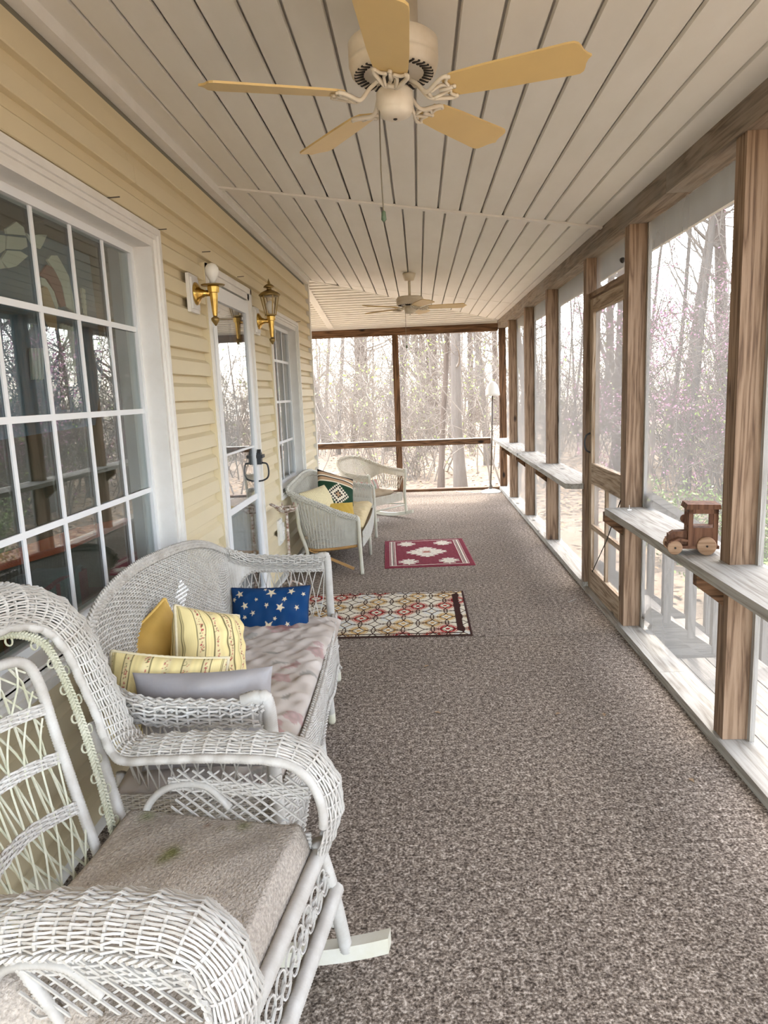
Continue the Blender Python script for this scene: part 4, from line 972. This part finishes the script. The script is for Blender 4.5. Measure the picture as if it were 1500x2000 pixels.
# inner back frame
ib = [(-.205,.128,.43),(-.262,.150,.56),(-.325,.176,.72),(-.368,.188,.86),(-.385,.165,.915),(-.392,.09,.935),(-.394,0,.938)]
ibf = [(a,-b,c) for a, b, c in ib]+ib[-2::-1]
mb = MB(); wrapped(mb, ibf, .0135, .007, 8); mb.build('back_frame', M['wicker'], rk, True)
def panel(u, v):
    hw = np.interp(v, [0,.3,.65,.88,1.], [.122,.146,.170,.182,.15]); f = np.interp(v, [0,.5,1.], [-.212,-.318,-.392]); z = .44+.49*v
    return np.stack([f+.02*(1-u*u)*-1., u*hw, z], -1)
mb = MB()
for fam in (-1, 1):
    for k in range(-7, 8):
        v = np.linspace(0, 1, 24); u = fam*(k*.26+1.25*(v-.5)+.10*np.sin(v*2.4*PI)); ok_ = np.abs(u) <= 1
        if ok_.sum() < 3: continue
        i0, i1 = np.where(ok_)[0][[0,-1]]; P = panel(u[i0:i1+1], v[i0:i1+1])+np.array([.004*fam,0,0])
        if len(P) > 2: mb.tubes(P, frames(P), .0029, 4)
for k in range(7):
    v = np.linspace(0, .97, 12); P = panel(np.full(12, -0.85+k*.283), v); mb.tubes(P, frames(P), .0027, 4)
mb.build('back_lattice', M['wickerold'], rk)['kind'] = 'stuff'
mb = MB()
for vb in (.27,.50,.73):
    weave(mb, lambda u, v: panel(2*np.clip(u,0,1)-1, vb+.055*(v-.5)+.035*np.sin(PI*np.clip(u,0,1)))+np.array([.004,0,0]), 14, 6, .003, .0034, .004, 0., 1., .02)
mb.build('back_band', M['wicker'], rk)['kind'] = 'stuff'
# braid with loops between the inner frame and the roll
mid = []
for a, b in zip(np.linspace(0, 1, 60), np.linspace(.27, .73, 60)):
    pass
ob = [(-.215,.190,.47),(-.262,.222,.60),(-.318,.250,.74),(-.358,.256,.85),(-.382,.235,.935),(-.402,.165,.985),(-.408,.08,.996),(-.410,0,.998)]
obf = spline([(a,-b,c) for a, b, c in ob]+ob[-2::-1], 160)
mb = MB(); braid(mb, obf, .0085, .0036, .034, 4, nref=np.array([.95,0,.28]))
T2 = nrm(np.gradient(obf, axis=0)); B2 = np.cross(np.array([.95,0,.28]), T2)
for k in range(4, 157, 4): ring(mb, obf[k]+B2[k]*(.017 if (k//4) % 2 else -.017), (.95,.1,.28), .011, .0022, 12)
mb.build('looped_braid', M['wickerold'], rk)['kind'] = 'stuff'
# seat frame
MB().prism([(-.20,-.235),(.25,-.245),(.25,.245),(-.20,.235)], 2, .405, .425).build('seat', M['seatwood'], rk)
def pole(nm, pts, r_=.016, mat=None):
    mb = MB(); wrapped(mb, pts, r_, .007, 9); return mb.build(nm, mat or M['wicker'], rk, True)
pole('front_rail', [(.272,-.262,.415),(.276,.262,.415)], .020); pole('front_rail', [(.302,-.285,.295),(.304,.290,.295)], .020)
for s in (-1, 1):
    pole('side_rail', [(.268,s*.262,.405),(-.215,s*.245,.405)], .018)
    pole('back_post', [(-.205,s*.235,.40),(-.232,s*.245,.47),(-.285,s*.275,.60),(-.325,s*.300,.70)], .016)
    pole('arm_brace', [(-.18,s*.232,.43),(-.15,s*.245,.52),(-.09,s*.255,.565),(.0,s*.255,.57),(.06,s*.25,.52)], .010)
    if s < 0: pole('arm_brace', [(-.13,s*.250,.61),(-.06,s*.255,.52),(.02,s*.258,.40)], .011)
    l = pole('leg', [(.272,s*.258,.44),(.292,s*.285,.30),(.305,s*.340,.075)], .018); l = pole('leg', [(-.215,s*.240,.42),(-.245,s*.285,.25),(-.27,s*.335,.06)], .017)
    pole('stretcher', [(.285,s*.315,.17),(.02,s*.26,.33),(-.255,s*.315,.14)], .011)
    pole('leg_brace', [(.20,s*.262,.39),(.268,s*.292,.30),(.298,s*.315,.19)], .011)
    x_ = np.linspace(-.60, .42, 30); z_ = .022+.16*(x_+.02)**2/.36
    V = np.stack([np.stack([x_, np.full(30, s*.345+dy), z_+dz], -1) for dy, dz in ((-.017,-.022),(.017,-.022),(.017,.022),(-.017,.022))], 1)
    mb = MB(); mb.grid(np.concatenate([V, V[:, :1]], 1)); mb.add(V[0], [(0,1,2,3)]); mb.add(V[-1], [(3,2,1,0)]); mb.build('runner', M['paintwood'], rk)
    # arm side: open lattice between two woven bands
    def sidep(u, v, s=s):
        x = -.10+.36*u; zt = .62; return np.stack([x, s*(.250+.008*v)+0*u, .425+(zt-.425)*v], -1)
    mb = MB()
    for fam in (-1, 1):
        for k in range(-9, 12):
            v = np.linspace(.05, .95, 10); u = .5+fam*(k*.11-.4+.75*v); ok_ = (u > 0) & (u < 1)
            if ok_.sum() > 2: P = sidep(u[ok_], v[ok_])+np.array([0,.003*fam,0]); mb.tubes(P, frames(P), .0028, 4)
    mb.build('side_lattice', M['wicker'], rk)['kind'] = 'stuff'
    mb = MB(); weave(mb, lambda u, v: sidep(np.clip(u,0,1), .02+.20*v), 14, 8, .003, .0034, .0035, 0., 1., .02); weave(mb, lambda u, v: sidep(np.clip(u,0,1), .66+.17*v), 14, 6, .003, .0034, .0035, 0., 1., .02); mb.build('side_band', M['wicker'], rk)['kind'] = 'stuff'
pole('rear_rail', [(-.205,-.235,.405),(-.205,.235,.405)], .014)
mb = MB()
for k in range(19):
    y = -.245+k*.0272; c = np.array([.290,y,.355]); 
    mb.tubes(np.array([c+np.array([.010*math.cos(a)*.2,.020*math.cos(a),.026*math.sin(a)+(.016 if k % 2 else -.016)]) for a in np.linspace(0,2*PI,13)]), np.broadcast_to(np.array([1.,0,0]), (13,3)), .0027, 4)
for d_ in (-.004,.004): mb.tubes(np.array([(.292+d_,-.25+i*.0125,.355+.010*math.sin(i*1.6+d_*400)) for i in range(42)]), np.broadcast_to(np.array([1.,0,0]), (42,3)), .003, 4)
mb.build('front_loops', M['wicker'], rk)['kind'] = 'stuff'

# towel over the seat, hanging over the near side
def towel_z(x, y):
    z = .503+.012*np.sin(x*9+1)*np.cos(y*8)+.004*sines(x, y, 4, 8, 20.)
    return z
tw = MB(); u = np.linspace(-.20, .262, 70); s_ = np.concatenate([np.linspace(-.335,-.242,20), np.linspace(-.236,.236,60), np.linspace(.242,.268,6)])
U, V_ = np.meshgrid(u, s_, indexing='ij'); zz = towel_z(U, np.clip(V_,-.24,.24)); yy = V_.copy()
near = np.clip((-.236-V_)/.10, 0, 1); hang = np.where(U < .06, 1., .12)*smooth01((.12-U)/.06+.15)
yy = np.where(V_ < -.236, -.240-.045*np.sin(np.clip(near*3,0,1)*PI/2)-.012*np.sin(U*25), yy); zz = np.where(V_ < -.236, zz-near*hang*.23-near*.05, zz)
zz = np.where(V_ > .24, zz-(V_-.24)*2.6, zz); xx = U+.0*V_; fr_ = np.clip((U-.235)/.027, 0, 1); zz = zz-fr_**2*.085*(V_ > -.236)
ed = np.clip((np.abs(U+.0)-.19)/.02, 0, 1)*(U < 0); zz = zz-ed*.012
top = np.stack([xx, yy, zz], -1); Ct = np.broadcast_to(np.array([.52,.455,.385]), top.shape).copy(); Ct *= (1+.10*sines(U*9, V_*9, 12, 8, 1.2))[..., None]
for a_, b_, r_, c_ in ((-.01,.10,.022,(.20,.20,.08)),(-.14,.225,.020,(.20,.22,.10)),(.11,.22,.02,(.22,.21,.11)),(.02,.205,.008,(.24,.12,.06)),(.06,.20,.010,(.26,.22,.14)),(-.02,.075,.018,(.24,.23,.11))):
    m_ = np.exp(-((U-a_)**2+(V_-b_)**2*.7)/r_**2*1.2)*(.8+.3*sines(U*60, V_*60, 5, 5, 1.)); Ct = Ct*(1-np.clip(m_,0,1)[..., None])+np.array(c_)*np.clip(m_,0,1)[..., None]
tw.grid(top, col=Ct.reshape(-1,3))
o = tw.build('towel', M['towel'], smooth=True); o.location = (-.5835,1.303,0); o.rotation_euler = (0,0,-.1304); o.scale = (1,1.1,1); tag(o, 'worn beige towel spread over the seat of the near rocking chair', 'towel')
sd_ = o.modifiers.new('thick', 'SOLIDIFY'); sd_.thickness = .007; sd_.offset = -1

# ---- far loveseat ------------------------------------------------
O = np.array([-.80,6.60,0]); ls = empty('wicker_loveseat', O, 0, 'grayish white wicker loveseat with closed woven arms beyond the storm door', 'loveseat')
rim = np.array([(-.545,5.85,.485),(-.70,5.845,.535),(-.86,5.845,.605),(-1.05,5.845,.69),(-1.12,5.90,.73),(-1.11,6.25,.765),(-1.10,6.6,.785),(-1.08,6.95,.77),(-1.03,7.22,.71),(-.94,7.33,.65),(-.80,7.35,.60),(-.64,7.35,.57),(-.51,7.35,.555)])-O
base = np.array([(-.555,5.87,.25),(-.68,5.87,.235),(-.80,5.87,.225),(-.92,5.88,.22),(-1.0,5.98,.22),(-1.02,6.25,.22),(-1.03,6.6,.22),(-1.02,6.95,.22),(-.98,7.2,.22),(-.90,7.30,.22),(-.78,7.32,.225),(-.64,7.32,.235),(-.53,7.32,.25)])-O
mb = MB(); weave(mb, shell(rim, base), 84, 70, .0046, .0022, .0030, 0., .98); mb.build('woven_back', M['wickergray'], ls)['kind'] = 'stuff'
mb = MB(); braid(mb, rim, .022, .009, .06); braid(mb, rim+np.array([0,0,-.02]), .016, .008, .05); mb.build('braided_rim', M['wickergray'], ls)
uu = np.linspace(0,1,120); mb = MB(); mb.tube(curve(base)(uu)+np.array([0,0,-.012]), .013, 6); mb.build('base_rail', M['rawwood'], ls, True)
w = lambda *a: np.array(a)-O
for pts in ([w(-.555,5.85,.49),w(-.535,5.845,.46),w(-.53,5.84,.25),w(-.52,5.83,.0)], [w(-.515,7.35,.56),w(-.50,7.35,.52),w(-.495,7.35,.3),w(-.49,7.36,.0)], [w(-1.06,5.88,.69),w(-1.04,5.875,.40),w(-.985,5.87,.20),w(-.985,5.87,.0)], [w(-1.02,7.3,.3),w(-1.0,7.31,.0)], [w(-.50,6.55,.28),w(-.498,6.56,.0)]):
    mb = MB(); mb.tube(spline(pts, 24) if len(pts) > 2 else pts, .016, 10); mb.build('leg', M['paintwood'], ls, True)
def ap(u, v): return np.stack([-.505+.02*np.sin(PI*u)-O[0]+0*v, 5.86+1.48*u-O[1]+0*v, .20+.16*v+.03*np.abs(2*u-1)*(1-v)], -1)
mb = MB(); weave(mb, ap, 70, 22, .003, .003, .003); mb.build('front_apron', M['wickergray'], ls)['kind'] = 'stuff'
MB().box(tuple(w(-1.0,5.9,.30)), tuple(w(-.50,7.32,.325))).build('seat_board', M['tancush'], ls)
for a, b in (((-.97,5.9,.21),(-.60,5.95,.02)),((-.60,5.88,.235),(-.95,6.2,.20))): MB().bar(w(*a), w(*b), .022, .022).build('brace', M['rawwood'], ls)

# ---- far rocking chair -------------------------------------------
O2 = np.array([-.635,8.46,0]); fr = empty('wicker_rocking_chair', O2, math.atan2(-.6,.8), 'small white wicker barrel-back rocking chair in front of the far screen', 'rocking chair')
fr.scale = (1.14,1.14,1.0)
rh = [(.26,.30,.575),(.12,.315,.585),(-.05,.31,.615),(-.18,.255,.675),(-.255,.15,.735),(-.275,0,.755)]
bh = [(.23,.24,.36),(.10,.25,.36),(-.05,.235,.36),(-.15,.19,.36),(-.20,.11,.36),(-.21,0,.36)]
rim = [(a,-b,c) for a, b, c in rh]+rh[-2::-1]; base = [(a,-b,c) for a, b, c in bh]+bh[-2::-1]
vl2 = lambda u: .50*(1-smooth01((np.minimum(u,1-u)-.18)/.2))+.18
Sf = shell(rim, base, vl2)
mb = MB(); weave(mb, Sf, 70, 34, .0034, .0038, .0034, 0., .98); mb.build('woven_back', M['wicker2'], fr)['kind'] = 'stuff'
mb = MB(); braid(mb, rim, .016, .008, .06); braid(mb, np.array(rim)+np.array([0,0,-.018]), .012, .007, .05); mb.build('braided_rim', M['wicker2'], fr)
Sfl = shell(rim, base); mb = MB()
for k in range(46):
    for s in (-1, 1):
        u0 = (k+.5)/46; t = np.linspace(0, 1, 4); u1 = float(np.clip(u0+s*.03, 0, 1)); P = Sfl(u0+(u1-u0)*t, t*(vl2(np.array([u1]))[0]+.03)); mb.tubes(P, frames(P), .003, 4)
mb.build('open_lattice', M['wicker2'], fr)['kind'] = 'stuff'
MB().prism([(-.19,-.20),(.245,-.25),(.245,.25),(-.19,.20)], 2, .27, .30).build('seat', M['seatwood'], fr)
def ap2(u, v): return np.stack([.25+.012*np.sin(PI*u)+0*v, -.25+.5*u+0*v, .215+.10*v], -1)
mb = MB(); weave(mb, ap2, 26, 14, .0034, .0038, .0034)
for s in (-1, 1): weave(mb, lambda u, v: np.stack([-.18+.43*u+0*v, s*(.205+.05*u)+0*v, .225+.09*v], -1), 22, 12, .0034, .0038, .0034)
mb.build('seat_apron', M['wicker2'], fr)['kind'] = 'stuff'
for s in (-1, 1):
    mb = MB(); mb.tube(spline([(.25,s*.29,.585),(.272,s*.295,.56),(.265,s*.275,.30),(.275,s*.285,.055)], 24), .016, 10); mb.build('leg', M['paintwood'], fr, True)
    mb = MB(); mb.tube(spline([(-.16,s*.20,.34),(-.19,s*.22,.2),(-.22,s*.25,.05)], 16), .014, 10); mb.build('leg', M['paintwood'], fr, True)
    mb = MB(); mb.tube([(.265,s*.275,.17),(-.20,s*.23,.15)], .009, 8); mb.build('stretcher', M['paintwood'], fr, True)
    x_ = np.linspace(-.55, .36, 24); z_ = .022+.13*(x_+.02)**2/.3
    V = np.stack([np.stack([x_, np.full(24, s*.285+dy), z_+dz], -1) for dy, dz in ((-.014,-.020),(.014,-.020),(.014,.020),(-.014,.020))], 1); mb = MB(); mb.grid(np.concatenate([V, V[:, :1]], 1)); mb.add(V[0], [(0,1,2,3)]); mb.add(V[-1], [(3,2,1,0)]); mb.build('runner', M['paintwood'], fr)
mb = MB(); mb.tube([(.268,-.278,.16),(.268,.278,.16)], .009, 8); mb.build('stretcher', M['paintwood'], fr, True)
# ---------------------------------------------------------------- cushions and pillows
def pillow(name, label, cat, c, right, up, w_, h_, t_, mat=None, col=None, n=44, ex=2.6, seed=1, wr=.004, k=.06, cord=None, cr=.005, group=None, lump=0.):
    right = nrm(right); up = nrm(np.asarray(up, float)-right*np.dot(right, up)); nn = np.cross(right, up); c = np.asarray(c, float)
    n2 = max(24, int(n*h_/w_)) if h_ < w_ else n; g = lambda m: np.sin(np.linspace(-PI/2, PI/2, m))*.5+np.linspace(-1, 1, m)*.5
    U, V = np.meshgrid(g(n), g(n2), indexing='ij')
    px = w_/2*U*(1-k*(1-V**2)*U**2); py = h_/2*V*(1-k*(1-U**2)*V**2)
    T = t_/2*np.maximum(0, (1-np.abs(U)**ex)*(1-np.abs(V)**ex))**.5; inner = np.clip(T/(t_/2)*2, 0, 1)
    def P(sgn, sd_): 
        d = sgn*(T+inner*(wr*sines(U*w_*8, V*h_*8, sd_, 9, 3.)+lump*sines(U, V, sd_+50, 4, 2.)))
        return (px[..., None]*right+py[..., None]*up+d[..., None]*nn)
    r = empty(name, c, 0, label, cat, group); mb = MB()
    C = None if col is None else col(U, V).reshape(-1, 3)
    mb.grid(P(1, seed), col=C); mb.grid(P(-1, seed+1), col=C, flip=True); mb.build('cover', mat or M['cloth'], r, True)
    if cord:
        e = np.concatenate([np.stack([px[:,0],py[:,0]],1), np.stack([px[-1,1:],py[-1,1:]],1), np.stack([px[-2::-1,-1],py[-2::-1,-1]],1), np.stack([px[0,-2::-1],py[0,-2::-1]],1)])
        E_ = e[:, :1]*right+e[:, 1:]*up; mb = MB(); X = spline(E_, int(plen(E_)/.006)); a = np.arange(len(X))
        mb.tubes(X, frames(X), (cr*(1+.12*np.sin(a*2.1)))[None], 6); mb.build('piping', cord, r, True)
    return r
def L(*rgb): return np.array([((x/255.)/12.92 if x <= 10 else ((x/255.+.055)/1.055)**2.4) for x in rgb])
def full(U, c): return np.broadcast_to(np.asarray(c, float), U.shape+(3,)).copy()

# seat cushion of the settee: faded floral
def floral(U, V):
    x, y = U*.80, V*.27; C = full(U, L(176,166,156)); n1 = sines(x*9, y*9, 3, 8, 2.)
    C += (n1*.05)[..., None]; g = np.random.default_rng(8)
    for k in range(66):
        cx, cy, rr = g.uniform(-.8,.8), g.uniform(-.27,.27), g.uniform(.022,.062); a = g.uniform(0,6.28); dx, dy = (x-cx), (y-cy); d = np.hypot(dx, dy)/rr
        th = np.arctan2(dy, dx); pet = 1+.22*np.cos(5*th+a); kind = k % 3
        m = d < pet
        if kind == 0: c = L(160,112,112)*(.8+.25*np.cos(d*7))[..., None]
        elif kind == 1: lx = dx*math.cos(a)+dy*math.sin(a); ly = -dx*math.sin(a)+dy*math.cos(a); m = (np.abs(ly) < .35*rr*(1-(lx/rr)**2)); c = full(U, L(108,112,106))
        else: c = L(200,192,184)*(.85+.15*np.cos(d*9))[..., None]
        C = np.where(m[..., None], C*.45+c*.55, C)
    return np.clip(C, .02, .9)
pillow('seat_cushion', 'long faded floral seat cushion on the near white settee', 'cushion', (-.675,2.655,.373), (0,1,0), (-1,0,0), 1.60, .50, .135, col=floral, n=190, ex=7., seed=21, wr=.0055, k=.01, lump=.006)

def star_in(x, y, r, a0):
    a = np.mod(np.arctan2(y, x)-a0, 2*PI/5)-PI/5; rho = np.hypot(x, y); ri = .40*r
    # edge from outer tip (at -pi/5 / +pi/5) to inner notch (at 0)
    aa = np.abs(a); x1, y1 = r*math.cos(PI/5), r*math.sin(PI/5); px_, py_ = rho*np.cos(aa), rho*np.sin(aa)
    return (x1-ri)*(py_)-(y1)*(px_-ri) > 0
def stars(U, V):
    x, y = U*.19, V*.14; C = full(U, L(16,56,98)); C += (sines(x*30, y*30, 5, 6, 2.)*.004)[..., None]; c = L(205,190,160)
    S_ = [(-.145,.105,.022),(.01,.108,.026),(.105,.112,.020),(-.06,.075,.010),(.075,.072,.014),(-.115,.045,.020),(-.01,.045,.014),(.055,.032,.024),(.135,.030,.014),(-.15,-.0,.008),(-.075,.01,.014),(-.115,-.008,.012),(.03,-.02,.012),(.0,-.055,.030),(-.135,-.065,.030),(.09,-.048,.013),(.06,-.075,.014),(-.055,-.088,.012),(.155,-.06,.010),(.12,-.105,.022),(.035,-.11,.018),(-.10,-.118,.014),(-.175,.08,.014),(.165,.095,.012),(-.02,.128,.010),(-.172,-.11,.012)]
    for i, (a, b, r) in enumerate(S_): C = np.where(star_in(x-a, y-b, r, PI/2+.1*((i*7) % 5-2)+PI/5)[..., None], c, C)
    return np.clip(C, .003, .9)
pillow('throw_pillow', 'blue throw pillow printed with tan stars against the far settee arm', 'pillow', (-.745,3.27,.463), (1,.04,.0), (0,.42,.9), .385, .285, .12, col=stars, n=170, seed=31, wr=.003, cord=M['navycord'], cr=.0035)

def striped(U, V, n=5., ph=.2, seed=9):
    s = np.mod(U*n*.5+ph, 1.); C = full(U, L(226,208,150)); fine = .5+.5*np.sin(U*260)
    C *= (1-.10*fine)[..., None]
    band = (s > .36) & (s < .74); C = np.where(band[..., None], L(214,198,150), C)
    for a in (.34,.76): C = np.where((np.abs(s-a) < .016)[..., None], L(92,82,52), C)
    for a in (.28,.82): C = np.where((np.abs(s-a) < .008)[..., None], L(130,118,80), C)
    nz = sines(U*22, V*22, seed, 12, 3.)-1.6*np.abs(s-.55)*6+.5; nz2 = sines(U*26, V*26, seed+3, 12, 3.)
    C = np.where((band & (nz > .35) & (nz2 > .1))[..., None], L(168,72,72), C); C = np.where((band & (nz > .15) & (nz2 < -.5))[..., None], L(104,98,62), C)
    return np.clip(C, .02, .9)
pillow('throw_pillow', 'gold velvet pillow with twisted cord edge leaning on the settee back', 'pillow', (-.955,2.34,.60), (.42,.80,.36), (-.38,-.30,.87), .33, .31, .12, mat=M['velvet'], seed=41, wr=.004, cord=M['goldcord'], cr=.006, k=.09)
pillow('throw_pillow', 'plump cream striped floral pillow standing in the middle of the settee', 'pillow', (-.765,2.36,.61), (.56,.74,-.38), (-.16,.46,.87), .29, .33, .19, col=striped, n=120, seed=51, cord=M['creamcord'], cr=.006, k=.05)
pillow('throw_pillow', 'cream striped floral pillow tucked behind the gray pillow', 'pillow', (-.79,1.985,.60), (.97,.10,-.12), (.10,.28,.95), .35, .30, .15, col=lambda U, V: striped(U, V, 6., .55, 14), n=120, seed=61, cord=M['creamcord'], cr=.006)
pillow('throw_pillow', 'gray satin pillow propped inside the near settee arm', 'pillow', (-.645,1.915,.585), (.985,.02,.02), (0,.06,.99), .41, .30, .115, mat=M['graysat'], seed=71, wr=.006, k=.07)

# far loveseat
pillow('seat_cushion', 'cream tufted seat cushion on the far loveseat', 'cushion', (-.73,6.62,.375), (0,1,0), (-1,0,0), 1.28, .44, .12, mat=M['creamcush'], n=90, ex=6., seed=81, k=.01, lump=.006)
def blanket(U, V):
    x, y = U, V; C = full(U, L(34,62,42)); blk = L(26,24,24); cr_ = L(226,214,190); tan = L(180,146,112)
    for a, b, c in ((.86,1.01,blk),(.70,.86,tan),(.62,.70,cr_),(.55,.62,blk),(.40,.55,tan),(.33,.40,cr_)): C = np.where(((y > a) & (y <= b))[..., None], c, C)
    q = .09; i, j = np.round(x/q), np.round((y+.25)/q); d = np.abs(i)+np.abs(j); ck = np.mod(i+j, 2) == 0
    C = np.where(((d <= 6) & (y < .33))[..., None], np.where(ck[..., None], cr_, blk), C); C = np.where(((d <= 4) & (y < .33))[..., None], cr_, C); C = np.where((d <= 2)[..., None], blk, C); C = np.where((d <= 1)[..., None], tan, C)
    return C
pillow('throw_pillow', 'dark green pillow with a stepped diamond and striped band on the far loveseat', 'pillow', (-.83,6.80,.575), (.80,.45,-.33), (-.10,.62,.78), .40, .42, .11, col=blanket, n=110, seed=91, wr=.003)
def knit(U, V): return full(U, L(222,208,166))*(1-.28*(np.abs(np.sin(U*32+.6*np.sin(V*9))) < .3))[..., None]
pillow('throw_pillow', 'cream ribbed knit pillow at the near end of the far loveseat', 'pillow', (-.905,6.12,.555), (.55,.80,.1), (-.25,.25,.93), .33, .31, .17, col=knit, n=110, seed=101, k=.02)
pillow('throw_pillow', 'small flat gold pillow beside the knit pillow on the far loveseat', 'pillow', (-.735,6.10,.47), (.93,.30,-.05), (-.10,.72,.68), .30, .26, .09, mat=M['goldflat'], seed=111, cord=M['goldcord'], cr=.004)
# far rocker
P2 = lambda x, y, z: np.array([O2[0]+.8*x+.6*y, O2[1]-.6*x+.8*y, z])
D2 = lambda x, y, z: np.array([.8*x+.6*y, -.6*x+.8*y, z])
pillow('seat_cushion', 'tan seat pad on the far rocking chair', 'cushion', P2(.03,0,.325), D2(0,1,0), D2(-1,0,0), .43, .40, .085, mat=M['tancush'], n=50, ex=5., seed=121)
def bands(U, V):
    s = np.mod(U*2.4+.1, 1.); C = full(U, L(222,214,198))
    for a, b, c in ((.05,.2,L(176,70,80)),(.26,.33,L(80,120,90)),(.40,.52,L(150,180,165)),(.58,.66,L(196,110,110)),(.74,.80,L(70,110,84)),(.86,.94,L(190,80,90))): C = np.where(((s > a) & (s < b))[..., None], c, C)
    return C
pillow('throw_pillow', 'small red green and white striped pillow on the far rocking chair', 'pillow', P2(-.05,.03,.405), D2(.35,.93,0), D2(-.6,0,.8), .33, .15, .10, col=bands, n=90, seed=131)

# ---------------------------------------------------------------- rugs
def rug(name, label, cx, cy, sx, sy, rot, col, nx, ny, th=.008, edge=None):
    r = empty(name, (cx,cy,0), rot, label, 'rug'); U, V = np.meshgrid(np.linspace(-1,1,nx), np.linspace(-1,1,ny), indexing='ij')
    mb = MB(); z = th+.0006*sines(U*5, V*5, 3, 5, 3.); mb.grid(np.stack([U*sx/2, V*sy/2, z], -1), col=col(U, V)); mb.build('pile', M['rug'], r)
    mb = MB(); mb.box((-sx/2-.006,-sy/2-.006,.0005),(sx/2+.006,sy/2+.006,th-.002)); mb.build('binding', edge or M['rugedge'], r)
def redrug(U, V):
    x, y = U*.40, V*.56; C = full(U, L(130,56,68)); cr_ = L(226,216,200); q = .0125
    ax = np.abs(x)
    for a, b in ((.300,.308),(.318,.322),(.330,.346),(.354,.358)): C = np.where(((ax > a) & (ax < b) & (np.abs(y) < .50))[..., None], cr_, C)
    C = np.where(((ax > .322) & (ax < .330) & (np.abs(y) < .50))[..., None], L(74,44,40), C); C = np.where(((np.abs(np.abs(y)-.505) < .006) & (ax < .358))[..., None], cr_, C)
    def med(cx, cy, a, b, c):
        i = np.abs(np.round((x-cx)/q))*q; j = np.round((y-cy)/(q*2.0)); jj = np.abs(j)*q*2.0
        tooth = np.where(np.mod(j, 2) == 0, .0, .034); return i < np.maximum(0, a*(1-jj/b))+tooth*(jj < b)-.004
    C = np.where(med(0,0,.19,.22,1)[..., None], cr_, C); C = np.where(med(0,0,.03,.05,1)[..., None], L(176,120,104), C)
    for sx in (-1, 1):
        for sy in (-1, 1): C = np.where(med(sx*.185,sy*.375,.075,.12,1)[..., None], cr_, C)
    g = np.random.default_rng(5); nz = sines(U*30, V*30, 6, 12, 3.)
    return np.clip(C*(1+.10*nz)[..., None], .01, .9)
rug('woven_mat', 'red woven mat with cream stepped medallions on the carpet before the far loveseat', .03, 6.58, .775, 1.12, math.radians(2.6), redrug, 190, 270, .008, plain('red_binding', (.28,.035,.06), .95))
def ogee(U, V):
    SX, SY = .62, .49; x, y = U*SX, V*SY; C = full(U, L(224,214,190)); px_, py_ = .19, .25; dark = L(58,34,28)
    pal = [L(160,44,44), L(178,140,88), L(214,206,190), L(170,62,50), L(222,212,190), L(196,158,100), L(205,205,200)]
    best = np.full(U.shape, 9.); cell = np.zeros(U.shape, int); line = np.zeros(U.shape, bool)
    for off in (0, 1):
        i = np.round((x/px_)-.5*off); j = np.round((y/py_)-.5*off)
        for di in (-1,0,1):
            for dj in (-1,0,1):
                ii, jj = i+di, j+dj; ex, ey = (x-(ii+.5*off)*px_)/px_, (y-(jj+.5*off)*py_)/py_; d = np.hypot(ex, ey)/.56; idn = (ii*3+jj*5+off*4).astype(int)
                line |= np.abs(d-1) < .035; better = d < best; cell = np.where(better, idn, cell); best = np.where(better, d, best)
    th = 1+.12*np.cos(8*np.arctan2(y, x)); 
    for k, c in enumerate(pal):
        m = np.mod(cell, 7) == k; C = np.where((m & (best > .34) & (best < .50))[..., None], c, C); C = np.where((m & (best < .60) & (best > .54))[..., None], c*.9, C); C = np.where((m & (best < .14))[..., None], c, C)
        C = np.where((m & (best > .62) & (k in (0,1,3)))[..., None], c*.5+C*.5, C)
    C = np.where(line[..., None], dark, C)
    ax, ay = SX-np.abs(x), SY-np.abs(y); e = np.minimum(ax*1.0, ay*1.0)
    C = np.where(((e > .045) & (e < .085) & (ax < ay*1.0))[..., None], dark, C); C = np.where(((ay > .030) & (ay < .048))[..., None] & (ax > .045)[..., None], dark, C); C = np.where((e < .012)[..., None], dark, C)
    return C
rug('runner_rug', 'cream runner rug with a red and tan ogee pattern in front of the storm door', -.335, 4.725, 1.24, .98, 0., ogee, 300, 240, .009)
